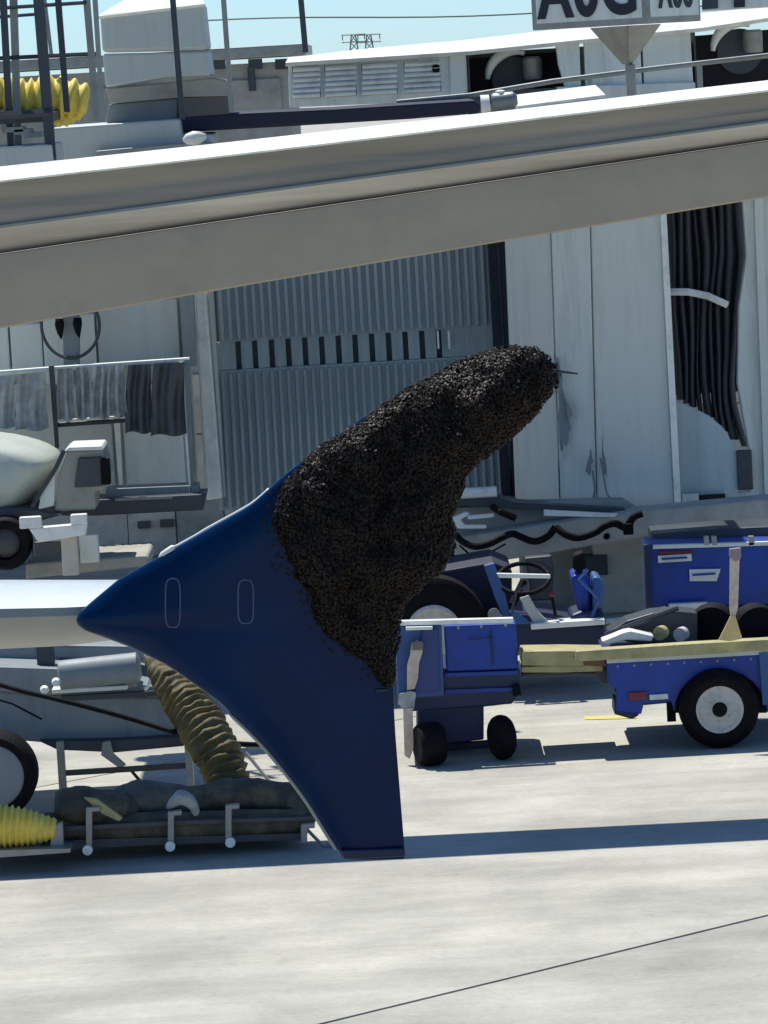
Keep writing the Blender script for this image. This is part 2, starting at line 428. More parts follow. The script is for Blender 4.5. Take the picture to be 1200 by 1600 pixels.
# pleated bellows
bl = thing('bellows', 'black pleated canvas bellows with a pale strap across it', 'bellows', (W(1100,650,YC).x, YC, 0))
rightx = [(300,1158),(400,1164),(480,1152),(600,1148),(640,1152),(690,1168),(702,1170)]
def rx(y):
    for (a, b), (c, d) in zip(rightx, rightx[1:]):
        if a <= y <= c: return b + (d-b)*(y-a)/(c-a)
    return rightx[-1][1]
def botx(s):     # lower outline height as a share from left to right
    return [(0,622),(.35,640),(.6,662),(.8,684),(1,702)]
def by(s):
    L_ = botx(s)
    for (a, b), (c, d) in zip(L_, L_[1:]):
        if a <= s <= c: return b + (d-b)*(s-a)/(c-a)
    return 702
NPL = 9
PB = [0] + [(i+random.uniform(-.22,.22))/NPL for i in range(1, NPL)] + [1]
for i in range(NPL):
    v = []; f = []; rows = 12; s0, s1 = PB[i], PB[i+1]; sm = (s0+s1)/2
    for r_ in range(rows+1):
        for s, dep in ((s0, .13), (s0+.22/NPL, .03), (sm, 0), (s1-.25/NPL, .05), (s1, .13)):
            yy = 300 + (by(sm)-300)*r_/rows
            lx = 1040 + (yy-300)*.055
            xx = lx + (rx(yy)-lx)*s + 2.2*math.sin(r_*.7+i*1.3)*(0 < s < 1)
            v.append(W(xx, yy, 37.35+dep))
    for r_ in range(rows):
        for c_ in range(4): f.append([r_*5+c_, r_*5+c_+1, (r_+1)*5+c_+1, (r_+1)*5+c_])
    n = len(v); v += [p+Vector((0,.04,0)) for p in v]; f += [[q+n for q in g[::-1]] for g in f]
    mk('pleat', (v, f), m_pleat, bl, smooth=True)
mk('strap', T([(1042,456,37.25),(1075,456,37.22),(1105,462,37.25),(1136,476,37.3)], .035, 6), m_white, bl)
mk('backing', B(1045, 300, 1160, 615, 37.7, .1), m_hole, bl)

ep = thing('bridge_end_panel', 'grey panelled bridge end at the right edge beside the bellows', 'jet bridge cab', (W(1150,790,YC).x, YC, 0))
mk('rounded_panel', P([(1048,600),(1052,625),(1080,636),(1108,650),(1130,668),(1143,690),(1152,712),(1153,792),(1062,790),(1054,640)], 37.2, .1), m_slate and mat('soft_blue_grey_panel', (.48,.57,.57), .5, streak=True), ep, bevel=.01)
mk('wall_panel', P([(1158,290),(1225,286),(1225,800),(1150,806),(1150,770),(1172,768),(1170,700),(1152,600),(1154,480),(1166,400)], 37.25, .12), m_offwhite, ep, bevel=.015)
mk('wall_panel', P([(1178,290),(1192,290),(1206,797),(1196,798)], 37.2, .04), m_panel, ep)
mk('hatch', B(1152, 703, 1176, 766, 37.15, .05), m_dsteel, ep, bevel=.01)
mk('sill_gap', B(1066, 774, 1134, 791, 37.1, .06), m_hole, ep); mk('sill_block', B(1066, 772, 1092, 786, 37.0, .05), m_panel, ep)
mk('floor_sill', P([(1060,792),(1215,790),(1215,815),(1060,822)], 37.05, .5), m_panel2, ep, bevel=.01)

# undercarriage beam with cables
ub = thing('support_beam', 'grey steel beam carrying loose black cables under the bridge cab', 'steel beam', (W(900,860,36).x, 36, 0))
mk('girder', P([(640,868),(700,842),(1000,798),(1215,778),(1215,812),(1010,838),(860,864),(690,892),(640,898)], 36.0, .4), m_beam, ub, bevel=.02)
mk('upper_chord', P([(690,795),(820,786),(975,782),(1000,798),(900,812),(700,838)], 36.35, .3), m_concrete2, ub, bevel=.015)
mk('conduit', T([(702,772,36.1),(776,768,36.1)], .045), m_white, ub)
mk('dark_flange', P([(700,780),(780,777),(806,785),(975,795),(984,802),(800,796),(700,788)], 36.2, .3), m_dsteel, ub)
mk('bracket', [P([(703,810),(728,800),(735,803),(720,812),(726,820),(760,820),(760,826),(716,826)], 35.95, .06), P([(730,806),(772,802),(772,808),(732,812)], 35.9, .05)], m_white, ub, bevel=.008)
mk('bracket', P([(850,797),(965,803),(960,808),(850,806)], 35.95, .06), m_white, ub)
mk('gusset', T([(770,792,35.9),(782,800,35.8),(806,810,35.8)], .03), m_black, ub)
cb1 = [(712,836,35.8),(724,847,35.75),(742,854,35.7),(764,850,35.7),(784,840,35.7),(800,834,35.8),(812,838,35.8),(835,846,35.8),(856,838,35.8),(868,823,35.8)]
tag(mk('black_cable', T(cb1, .03, 8, 6), m_black, smooth=True), 'thick black cable sagging under the left of the support beam', 'cable')
cb2 = [(868,824,35.75),(885,836,35.7),(905,840,35.7),(930,832,35.7),(945,822,35.7),(962,818,35.7),(978,824,35.7),(990,808,35.7),(1004,802,35.7)]
c2 = thing('black_cable', 'black cable with a plug hanging below the pale cab corner', 'cable', W(950,830,35.7))
mk('cord', T(cb2, .033, 8, 6), m_black, c2, smooth=True); mk('plug', B(974, 818, 990, 836, 35.65, .08), m_black, c2, bevel=.01)
tag(mk('thin_cable', T([(718,852,35.6),(735,866,35.6),(755,870,35.6),(775,858,35.6),(790,850,35.6)], .009, 6, 6), m_black), 'thin black wire looping beneath the thicker sagging cable', 'cable')
tag(mk('hanging_ring', glathe(W(948,838,35.7), (0,1,0), [(0,.035),(.01,.035),(.01,.027),(0,.027)], 16), m_steel), 'small steel ring hanging on the beam under the cab', 'ring')

# concrete pier and plinth below the bridge
pr = thing('concrete_pier', 'tan concrete pier standing between the tug and the blue box cart', 'pier', (W(960,960,37.6).x, 37.6, 0))
mk('column', gbox((W(968,900,37.6).x, 37.9, 1.5), (.44, .7, 3.0)), m_concrete, pr, bevel=.02)
mk('plinth', gbox((W(900,900,37.8).x, 38.2, .65), (.95, .7, 1.3)), m_concrete2, pr, bevel=.02)
mk('wall_box', B(905, 868, 950, 900, 37.5, .2), m_dsteel, pr, bevel=.01)

# ================================================================== LEFT BRIDGE CAB, RAILING, COVERS
YL = 36.5
lc = thing('bridge_cabin', 'pale blue grey cabin wall with a round hoop behind the railing', 'jet bridge cab', (W(150,780,YL).x, YL, 0))
mk('wall', B(-60, 440, 290, 800, YL+.12, 1.6), m_panel2, lc)
for (a, b, c, d, m) in ((-40,506,14,580,m_panel),(17,506,66,580,m_panel),(68,492,150,600,m_panel),(152,470,280,572,m_panel2),(-40,600,88,700,m_panel2),(90,662,178,772,m_panel2),(193,600,286,765,m_panel)):
    mk('wall_panel', B(a, b, c, d, YL+.04, .07), m, lc, bevel=.012)
mk('door_strip', P([(178,660),(187,660),(192,762),(186,764)], YL-.02, .05), m_white, lc)
mk('corner_post', P([(283,450),(302,450),(306,572),(286,572)], YL-.1, .2), m_slate, lc)
hc = W(110, 508, YL-.25)
mk('hoop', gtube([hc + Vector((math.cos(a)*.245, 0, math.sin(a)*.28)) for a in [2*math.pi*i/40 for i in range(41)]], .014, 6), m_dsteel, lc)
mk('pillar', P([(97,480),(124,480),(124,600),(100,602)], YL-.22, .1), m_slate, lc, bevel=.01)
for (px, py) in ((93,512),(121,510)):
    mk('drop_lamp', gtube([W(px, py-14, YL-.3), W(px, py-4, YL-.3), W(px+1, py+8, YL-.3), W(px+3, py+18, YL-.3)], [.035,.04,.026,.006], 10), m_black, lc, smooth=True)

rl = thing('railing', 'grey and white railing that the vinyl covers hang from', 'railing', (W(190,780,YL).x, 36.0, 0))
mk('top_rail', T([(-40,586,36),(60,578,36),(160,571,36),(296,562,36)], .022), m_offwhite, rl)
mk('lower_rail', T([(88,664,36),(200,656,36)], .022), m_dsteel, rl)
mk('lower_rail', T([(90,658,35.95),(196,651,35.95)], .012), m_white, rl)
mk('rail_post', P([(76,572),(84,572),(92,700),(86,700)], 35.95, .06), m_dsteel, rl)
mk('rail_post', P([(288,562),(296,562),(304,775),(297,775)], 35.95, .06), m_slate, rl)
mk('rail_post', P([(280,566),(285,566),(299,772),(296,772)], 35.9, .05), m_offwhite, rl)
mk('kick_plate', P([(165,764),(310,758),(312,778),(165,785)], 35.9, .3), m_slate, rl, bevel=.01)
mk('kick_plate', P([(95,784),(322,772),(318,797),(150,806),(95,806)], 35.7, .5), m_dsteel, rl, bevel=.01)
mk('plate_highlight', P([(180,779),(270,775),(270,779),(180,783)], 35.68, .04), m_galv, rl)
# covers: wavy hanging sheets
def cover(x0, x1, y0, y1, m, label, group=None, flare=4):
    Yb = 35.85; v = []; f = []; NC, NR = 14, 8
    ph = random.uniform(0, 6)
    for r_ in range(NR+1):
        t = r_/NR
        for c_ in range(NC+1):
            s = c_/NC
            xx = x0 + (x1-x0)*s + (s-.5)*flare*t*2 + 2*math.sin(t*3+ph)
            fold = math.sin(s*math.pi*4+ph+t*.8)*(.018+.022*t) + .01*math.sin(s*9+t*7+ph)
            v.append(W(xx, y0+(y1-y0)*t + 2.5*math.sin(s*7+ph)*t - (xx-(x0+x1)/2)*.05, Yb+fold))
    for r_ in range(NR):
        for c_ in range(NC): a = r_*(NC+1)+c_; f.append([a, a+1, a+NC+2, a+NC+1])
    n = len(v); v += [p+Vector((0,.02,0)) for p in v]; f += [[q+n for q in g[::-1]] for g in f]
    o = mk('hanging_cover', (v, f), m, smooth=True); o.location = (0,0,0)
    return tag(o, label, 'cover', group)
cover(-18, 22, 588, 668, m_cover, 'grey vinyl cover at the left picture edge on the railing', 'vinyl covers hanging from the railing')
cover(28, 72, 584, 672, m_cover, 'wide grey vinyl cover hanging just left of the dark rail post', 'vinyl covers hanging from the railing')
cover(92, 116, 576, 656, m_cover, 'narrow grey vinyl cover just right of the dark rail post', 'vinyl covers hanging from the railing')
cover(120, 142, 574, 654, m_cover, 'slim pale vinyl cover, second from the dark rail post', 'vinyl covers hanging from the railing')
cover(146, 168, 572, 653, m_cover, 'slim pale vinyl cover, third from the dark rail post', 'vinyl covers hanging from the railing')
cover(171, 195, 571, 651, m_cover, 'pale vinyl cover touching the dark covers on the railing', 'vinyl covers hanging from the railing')
cover(200, 236, 570, 676, m_covd, 'dark cover with a longer hem, left of the dark pair', 'dark covers at the railing end')
cover(240, 288, 567, 680, m_covd, 'wide dark cover at the right end of the railing', 'dark covers at the railing end')

# cream service vehicle nose
sv = thing('service_vehicle', 'cream rounded cab of a service vehicle at the left edge', 'vehicle', (W(20,880,34.5).x, 34.5, 0))
OUTL = [(-80,676),(-40,677),(0,680),(22,683),(42,687),(60,692),(76,698),(89,706),(96,714),(95,722),(90,733),(82,746),(73,758),(64,768),(55,777),(44,785),(20,790),(-40,792),(-80,792)]
NO = len(OUTL)
v = []; f = []
for i in range(13):
    y = -.75 + 1.5*i/12; k = math.sqrt(max(0, 1-(y/.78)**2))**.5
    for (a, b) in OUTL:
        cx, cy = 0, 740
        v.append(W(-80+(a+80)*(.45+.55*k), cy+(b-cy)*(.6+.4*k), 35.2) + Vector((0, y, 0)))
for i in range(12):
    for j in range(NO):
        l = (j+1) % NO; f.append([i*NO+j, i*NO+l, (i+1)*NO+l, (i+1)*NO+j])
f.append(list(range(NO-1,-1,-1))); f.append([12*NO+j for j in range(NO)])
mk('cab_body', (v, f), m_cream, sv, smooth=True)
mk('door_frame', T([(100,704,34.4),(88,730,34.4),(66,765,34.4),(50,792,34.4)], .02, 6), m_dsteel, sv)
mk('quarter_panel', P([(86,742),(84,790),(60,796),(64,775)], 34.42, .04), m_panel, sv)
mk('engine_cover', P([(104,704),(160,700),(168,722),(172,742),(164,762),(150,768),(150,796),(84,800),(88,745)], 34.5, .5), m_steel, sv, bevel=.02)
mk('cover_lid', P([(100,705),(108,699),(158,697),(162,703)], 34.42, .6), m_offwhite, sv, bevel=.008)
mk('mesh_panel', P([(122,716),(158,714),(160,760),(116,762)], 34.44, .08), m_dsteel, sv, bevel=.01)
mk('side_knob', [B(158, 716, 172, 758, 34.4, .1)], m_black, sv, bevel=.015)
mk('chassis', P([(-40,792),(60,795),(95,805),(60,815),(-40,835)], 34.4, .8), m_dsteel, sv, bevel=.02)
wc = W(8, 850, 34.2)
mk('tyre', glathe(wc, (0,1,0), [(0,.13),(0,.19),(.03,.215),(.17,.215),(.2,.19),(.2,.13)], 32, False), m_black, sv, smooth='auto')
mk('rim', glathe(wc + Vector((0,.02,0)), (0,1,0), [(0,.02),(.0,.05),(.03,.12),(.12,.13)], 24), m_dsteel, sv, smooth='auto')
wb = thing('tow_bracket', 'white metal bracket in front of the concrete wall at left', 'bracket', (W(85,840,34).x, 34, 0))
mk('bar', P([(45,826),(136,818),(134,836),(60,848)], 34.0, .12), m_white, wb, bevel=.01)
mk('upright', B(30, 808, 64, 826, 34.0, .1), m_white, wb, bevel=.01); mk('upright', B(110, 804, 136, 820, 34.0, .1), m_white, wb, bevel=.01)
mk('leg', B(96, 838, 122, 900, 34.1, .12), m_concrete, wb, bevel=.01); mk('leg', B(124, 836, 154, 880, 34.3, .12), m_panel, wb, bevel=.01)
mk('dark_box', B(54, 846, 96, 868, 34.1, .2), m_dsteel, wb, bevel=.01)
mk('foot_plate', P([(40,880),(230,868),(235,884),(40,905)], 34.4, 1.0), m_concrete2, wb, bevel=.02)

# ================================================================== ROOF LEVEL
# stair tower at the left
st = thing('stair_tower', 'dark grey steel stair tower of thin posts at the top left', 'stair tower', (W(70,240,32).x, 32, 0))
for (a, b, c, d, wd, m, yy) in ((-2,-20,12,235,11,m_dsteel,32),(14,-20,24,262,12,m_steel,32.3),(50,-20,72,250,17,m_dsteel,31.8),(84,-20,100,175,10,m_dsteel,32.1),
                        (64,-20,78,90,6,m_steel,33),(128,-20,146,190,11,m_steel,32.2),(143,-20,157,190,8,m_steel,32)):
    mk('post', P([(a,b),(a+wd,b),(c+wd*.9,d),(c,d)], yy, wd/sc(yy)), m, st)
for q in (((-20,14,32.2),(135,4,32.2),.016),((-20,28,32.4),(60,22,32.4),.014),((-20,92,32.3),(150,84,32.3),.018),((-20,182,31.8),(80,176,31.8),.035)):
    mk('cross_rail', gtube([W(*q[0]), W(*q[1])], q[2], 6), m_dsteel, st)
mk('landing', P([(-30,180),(78,176),(78,190),(-30,196)], 31.9, 1.2), m_dsteel, st)
mk('platform_base', P([(-30,232),(80,226),(84,262),(-30,290)], 31.7, 1.2), m_panel2, st, bevel=.01)
for a in (28, 40, 56): mk('tread', B(a-18, 190+a*.3, a+8, 198+a*.3, 31.9, .3), m_steel, st)
for k, (a, b, w_) in enumerate(((263,280,9),(343,358,8),(463,473,9))):
    yb = (186, 176, 82)[k]
    tag(mk('mast_pole', P([(a,-30),(a+w_,-30),(b+w_,yb),(b,yb)], 33.5, .05), m_dsteel if k != 1 else m_steel),
        ('dark slim pole standing in front of the grey hood', 'grey slim pole standing just right of the hood', 'dark slim pole left of the louvred cabinet against the sky')[k], 'pole')
# yellow duct behind the stair tower
tag(mk('yellow_duct', [gribbed([W(-60,146,33), W(0,148,33), W(50,154,33), W(98,152,33), W(138,158,33)], [.12,.14,.155,.185,.13], 12, .26),
    gribbed([W(76,186,33.1), W(100,184,33.1), W(126,176,33.1)], [.06,.075,.05], 5, .26)], m_yellow, smooth=True), 'sunlit yellow ribbed air duct inside the stair tower', 'air duct')
# hood
hd = thing('hood_unit', 'large boxy grey air unit with a pale top behind slim poles', 'air unit', (W(240,190,35).x, 35, 0))
mk('upper_casing', P([(156,22),(230,14),(316,4),(324,78),(160,82)], 35, 1.0), m_panel2, hd, bevel=.03)
mk('lower_casing', P([(160,84),(324,80),(330,118),(262,121),(165,137)], 35.03, 1.0), m_panel2, hd, bevel=.02)
tcv = [W(150,26,34.97), W(232,16,34.97), W(320,6,34.97), W(322,10,35.0), W(150,30,35.0)]
tcb = [W(188,-6,34.97)+Vector((0,1.1,0)), W(250,-12,34.97)+Vector((0,1.1,0)), W(305,-14,34.97)+Vector((0,1.1,0)), W(306,10,34.97)+Vector((0,1.1,0)), W(188,20,34.97)+Vector((0,1.1,0))]
mk('top_cover', (tcv+tcb, [[0,1,2,3,4],[9,8,7,6,5],[0,5,6,1],[1,6,7,2],[2,7,8,3],[3,8,9,4],[4,9,5,0]]), m_white, hd)
mk('sloping_skirt', P([(165,139),(330,122),(358,126),(358,150),(275,152),(172,162)], 35.15, .9), m_concrete2, hd, bevel=.01)
mk('pedestal', P([(170,163),(278,153),(278,190),(165,192)], 35.3, .8), m_slate, hd, bevel=.01)
mk('side_box', P([(282,152),(356,148),(358,178),(284,184)], 35.2, .8), mat('brown_grey_box', (.13,.12,.11), .7), hd, bevel=.01)
mk('base_block', P([(80,200),(280,186),(284,212),(330,210),(335,262),(80,282)], 34.8, 1.4), m_panel2, hd, bevel=.02)
mk('step', P([(150,236),(300,222),(335,224),(335,266),(150,276)], 34.6, .3), m_steel, hd, bevel=.01)
tag(mk('rag_bundle', [glathe(W(303,216,34.3), (1,0,.1), [(-.09,.01),(-.06,.045),(0,.06),(.05,.05),(.1,.02)], 10)], m_white, smooth=True), 'small crumpled white bundle lying at the foot of the hood', 'bundle')
# dark awning
tag(mk('awning', P([(278,181),(520,170),(742,156),(752,164),(750,177),(640,186),(440,198),(280,207)], 35.2, 1.6), m_navy, bevel=.02), 'long flat navy black awning above the white wing edge', 'awning')

# air conditioning cabinet on the bridge roof
YA = 37.5
ac = thing('rooftop_cabinet', 'long white louvred air conditioning cabinet on the bridge roof', 'air conditioner', (W(650,150,YA).x, YA, 0))
mk('casing', P([(450,98),(560,90),(700,80),(728,78),(732,152),(640,160),(452,168)], YA, 1.2), m_offwhite, ac, bevel=.015)
xr = [446, 560, 640, 735, 870, 960, 1100, 1225]
def roofsec(px):
    up_ = np.interp(px, [446,600,700,835,960,1040,1225], [90,72,65,49,37,26,7]); lo = np.interp(px, [446,560,640,735,870,1100,1225], [101,94,89,83,69,46,27])
    return [W(px, lo+3, YA-.12), W(px, lo-3, YA-.16), W(px, up_, YA-.12)+Vector((0,1.5,0)), W(px, lo+3, YA)+Vector((0,1.38,0))]
roof_old = P([(446,92),(600,73),(700,66),(835,50),(960,38),(1040,26),(1225,8),(1225,24),(1100,44),(870,68),(735,82),(640,88),(560,94),(448,100)], YA-.12, 1.5)
mk('roof', loft(xr, roofsec), m_white, ac)
lv = None
for gi, (a, b) in enumerate(((458,500),(508,556),(566,620),(632,688))):
    ytop = 104 - (a-458)*.05
    mk('louvre_frame', [B(a-3, ytop-3, b+3, ytop+52, YA-.012, .012)], m_offwhite, ac)
    mk('louvre_void', [B(a, ytop, b, ytop+49, YA-.016, .003)], m_dsteel, ac)
    for k in range(6):
        c = W((a+b)/2, ytop+4+k*8.2, YA-.03)
        o = mk('louvre_slat', gbox(c, ((b-a)/sc(YA), .035, .028), Matrix.Rotation(R(35), 3, 'X')), m_white, ac)
mk('latch', glathe(W(681,107,YA-.02), (0,-1,0), [(0,.04),(.03,.035)], 12), m_black, ac)
mk('cabinet_door', P([(702,84),(726,82),(729,150),(704,152)], YA-.03, .04), m_panel, ac, bevel=.01)
def bay(x0, x1, y0, y1, ax, ay, bx0, bx1, by0, by1):
    mk('bay_back', P([(x0,y0+8),(x1,y0-4),(x1,y1-8),(x0,y1+8)], YA+.5, .1), m_hole, ac)
    mk('bay_side', B(x0-1, y0, x0+2, y1, YA, .5), m_dsteel, ac)
    pts = [W(ax + 42*math.cos(t), ay - 44*math.sin(t), YA+.2) for t in [math.pi - i*math.pi*.62/12 for i in range(13)]]
    mk('fan_guard', gtube(pts, [.02+.026*math.sin(math.pi*i/12) for i in range(13)], 8), m_offwhite, ac, smooth=True)
    mk('fan_housing', glathe(W(ax, ay, YA+.45), (0,1,0), [(0,.12),(0,.2),(.05,.2)], 24), m_dsteel, ac)
    mk('motor', glathe(W((bx0+bx1)/2, by1, YA+.3), (0,0,1), [(0,.08),(.02,.088),(.18,.088),(.2,.07)], 16), m_steel, ac, smooth='auto')
bay(732, 884, 84, 146, 804, 124, 815, 850, 90, 124)
bay(1086, 1225, 48, 140, 1156, 80, 1160, 1194, 42, 82)
mk('wall_panel', P([(868,68),(905,62),(908,136),(884,142),(872,100)], YA-.02, .1), m_offwhite, ac, bevel=.01)
mk('wall_panel', P([(912,62),(1000,52),(1004,140),(915,144)], YA-.02, .1), m_offwhite, ac, bevel=.01)
mk('wall_panel', P([(1003,52),(1078,42),(1084,142),(1007,146)], YA-.03, .1), m_panel, ac, bevel=.01)
mk('sill', P([(870,136),(1086,128),(1090,172),(870,176)], YA-.1, .6), m_panel, ac, bevel=.01)
mk('back_wall', B(735, 70, 1225, 300, YA+.65, .2), m_panel2, ac)
mk('drip_ledge', P([(730,146),(884,136),(884,150),(730,166)], YA-.05, .5), m_dsteel, ac)
hr = thing('roof_handrail', 'thin grey handrail sloping along the rooftop cabinets', 'handrail', (W(950,120,36.5).x, 36.5, 0))
mk('rail', T([(620,160,36.5),(735,149,36.5),(865,127,36.5),(1030,106,36.5),(1225,84,36.5)], .022), m_steel, hr)
for a, b, c in ((918,120,140),(1090,102,140)): mk('rail_post', B(a, b, a+8, c, 36.5, .04), m_steel, hr)
wbx = thing('flat_box', 'flat white sunlit box lying behind the wing edge', 'box', (W(880,160,35).x, 35, 0))
mk('box_body', P([(812,170),(940,153),(944,170),(812,190)], 35, 1.0), m_white, wbx, bevel=.01)
lf_ = [W(808,166,34.93), W(946,148,34.93), W(946,152,34.93), W(808,170,34.93)]; lb_ = [W(812,150,34.93)+Vector((0,1.1,0)), W(942,134,34.93)+Vector((0,1.1,0)), W(942,152,34.93)+Vector((0,1.1,0)), W(812,170,34.93)+Vector((0,1.1,0))]
mk('box_lid', (lf_+lb_, [[0,1,2,3],[7,6,5,4],[0,4,5,1],[1,5,6,2],[2,6,7,3],[3,7,4,0]]), m_white, wbx)
ct = thing('valve_canister', 'small grey canister with white end caps next to the awning tip', 'canister', (W(785,160,34.8).x, 34.8, W(785,160,34.8).z))
mk('barrel', glathe(W(768,160,34.9), (1,0,.06), [(0,.06),(.02,.075),(.18,.07),(.21,.04)], 16), m_galv, ct, smooth='auto')
mk('cap', glathe(W(752,165,34.9), (1,0,.06), [(0,.05),(.0,.085),(.07,.08),(.07,.03)], 16), m_white, ct, smooth='auto')
mk('valve', glathe(W(782,152,34.9), (0,0,1), [(0,.04),(.05,.04),(.06,.02)], 12), m_white, ct)

# gate sign
YS = 33.0
gs = thing('gate_sign', 'two faced white gate sign with big black letters on a funnel mount', 'sign', (W(985,150,YS).x, YS, 0))
def text_on(txt, size, pos, ux, name, bold, parent, xs_=.72):
    cu = bpy.data.curves.new('t', 'FONT'); cu.body = txt; cu.size = size; cu.extrude = .004; cu.offset = bold; cu.align_x = 'CENTER'; cu.space_character = 1.12
    to = bpy.data.objects.new('t', cu); COL.objects.link(to)
    bpy.context.view_layer.update()
    me = bpy.data.meshes.new_from_object(to.evaluated_get(bpy.context.evaluated_depsgraph_get()))
    bpy.data.objects.remove(to); bpy.data.curves.remove(cu)
    ux = Vector(ux).normalized(); uz = Vector((0,0,1)); un = ux.cross(uz)
    mt = Matrix((( ux.x, uz.x, un.x), (ux.y, uz.y, un.y), (ux.z, uz.z, un.z)))
    off = wl(parent)
    for vv in me.vertices: vv.co.x *= xs_; vv.co = mt @ vv.co + Vector(pos) - off
    me.materials.clear(); me.materials.append(m_ink); me.name = name
    o = bpy.data.objects.new(name, me); COL.objects.link(o); o.parent = parent; return o
A0 = W(832, 49, YS+.25); A1 = W(1012, 36, YS-.05); A2 = W(1096, 36, YS+.55)
z0 = (A0.z+A1.z)/2
def upbox(a, b, z0, z1, th, inset=0):
    d = Vector((b.x-a.x, b.y-a.y, 0)); n = Vector((d.y, -d.x, 0)).normalized()
    if n.y > 0: n = -n
    d.normalize(); a2 = Vector((a.x, a.y, 0)) + d*inset; b2 = Vector((b.x, b.y, 0)) - d*inset
    v = []
    for p in (a2, b2):
        for z in (z0, z1):
            v += [Vector((p.x, p.y, z)), Vector((p.x, p.y, z)) - n*th]
    return v, [[0,4,6,2],[1,3,7,5],[0,2,3,1],[4,5,7,6],[2,6,7,3],[0,1,5,4]], n, d
for (a, b) in ((A0, A1), (A1, A2)):
    v, f, n, d = upbox(a, b, z0, z0+.62, .12); mk('sign_frame', (v, f), m_steel, gs, bevel=.01)
    off = n*.006
    v, f, n, d = upbox(a+off, b+off, z0+.05, z0+.57, .01, .04); mk('sign_face', (v, f), m_offwhite, gs)
da = (A1-A0); da.z = 0; db = (A2-A1); db.z = 0
na = Vector((da.y, -da.x, 0)).normalized(); nb = Vector((db.y, -db.x, 0)).normalized()
ca = A0.lerp(A1, .5); cbx = A1.lerp(A2, .52)
text_on('A0G', .54, (ca.x+na.x*.012, ca.y+na.y*.012, z0+.10), da, 'lettering', .018, gs)
text_on('A06', .33, (cbx.x+nb.x*.012, cbx.y+nb.y*.012, z0+.12), db, 'lettering', .008, gs, .8)
fz = z0; fc = W(985, 60, YS+.25)
def frust(cx, cy, zt, zb, rt, rb):
    v = []
    for (z, r_) in ((zt, rt), (zb, rb)):
        for k in range(4):
            an = math.pi/2*k + R(-90) ; v.append(Vector((cx+r_*math.cos(an), cy+r_*math.sin(an), z)))
    return v, [[0,1,2,3],[7,6,5,4]] + [[k, (k+1)%4, 4+(k+1)%4, 4+k] for k in range(4)]
mk('funnel_mount', frust(fc.x-.03, fc.y+.05, fz-.004, fz-.30, .28, .04), m_steel, gs, bevel=.006)
mk('pole', gbox((fc.x-.01, fc.y+.05, fz-.3-.35), (.075, .075, .70)), m_steel, gs, bevel=.01)
mk('mount_arm', gbox((fc.x-.01, fc.y+2.2, fz-.97), (.07, 4.3, .07)), m_steel, gs)
mk('mount_seam', gtube([(fc.x-.03, fc.y-.235, fz-.01), (fc.x-.03, fc.y+.005, fz-.30)], .008, 6), m_galv, gs)
s2 = thing('far_gate_sign', 'further white sign with a dark stroke cut by the top edge', 'sign', (W(1160,10,36.3).x, 36.3, 0))
mk('sign_face', P([(1098,-40),(1225,-46),(1225,10),(1098,18)], 36.3, .1), m_offwhite, s2, bevel=.01)
mk('dark_edge', P([(1097,-40),(1122,-40),(1122,13),(1097,15)], 36.27, .03), m_dsteel, s2)
mk('lettering', P([(1147,-30),(1164,-30),(1164,11),(1147,12)], 36.26, .03), m_ink, s2)

# ================================================================== THE LONG GREY WING ACROSS THE VIEW
gw = thing('aircraft_wing', 'long tan grey aircraft wing with sunlit white upper edge crossing the whole view', 'wing', (0, 30, 3.6))
def loft_unused(xs, prof_fn):
    v, f = [], []; n = None
    for x_ in xs:
        pr_ = prof_fn(x_); n = len(pr_); v += pr_
    for i in range(len(xs)-1):
        for j in range(n):
            l = (j+1) % n; f.append([i*n+j, (i+1)*n+j, (i+1)*n+l, i*n+l])
    f.append(list(range(n))); f.append([(len(xs)-1)*n+j for j in range(n-1,-1,-1)])
    return v, f
YB = 28.3
def lin(px, a, b): return a + (b-a)*px/1200
def pb(px, py, dy): 
    return W(px, py, YB) + Vector((0, dy, 0))
xs = [-420, -100, 0, 150, 300, 450, 600, 750, 900, 1050, 1200, 1300, 1600]
def top(px): return 281 - .1167*px + 1.5*math.sin(px/260)
def mid(px): return 398 - .1475*px
def bot(px): return 516 - .171*px - 2*math.sin(px/380)
DW = .45
def upper(px):
    t, m_ = top(px), mid(px); h = m_-t
    th = 19 - .0055*px
    return [pb(px, t+4, -.02), pb(px, t+1, -.028), pb(px, t-3, .02), pb(px, t-th*.6, .28), pb(px, t-th, DW), pb(px, t+2, DW)]
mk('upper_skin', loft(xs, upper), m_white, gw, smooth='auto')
def slat(px):
    t, m_ = top(px)+4, mid(px); h = m_-t
    return [pb(px, t, .0), pb(px, t+h*.16, .0), pb(px, t+h*.22, .014), pb(px, t+h*.34, .018), pb(px, t+h*.38, .010), pb(px, t+h*.595, .022), pb(px, t+h*.595, .3), pb(px, t, .3)]
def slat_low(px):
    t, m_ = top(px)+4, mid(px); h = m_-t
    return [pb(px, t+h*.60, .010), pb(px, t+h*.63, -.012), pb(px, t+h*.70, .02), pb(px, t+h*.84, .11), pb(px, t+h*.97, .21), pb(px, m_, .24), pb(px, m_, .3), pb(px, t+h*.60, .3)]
def slat_old(px):
    t, m_ = top(px)+5, mid(px); h = m_-t
    return [pb(px, t, .0), pb(px, t+h*.10, .004), pb(px, t+h*.25, .006), pb(px, t+h*.42, .012), pb(px, t+h*.56, .03), pb(px, t+h*.72, .065), pb(px, t+h*.88, .12), pb(px, m_, .17), pb(px, m_, .3), pb(px, t, .3)]
mk('slat', loft(xs, slat), m_taupe, gw, smooth='auto')
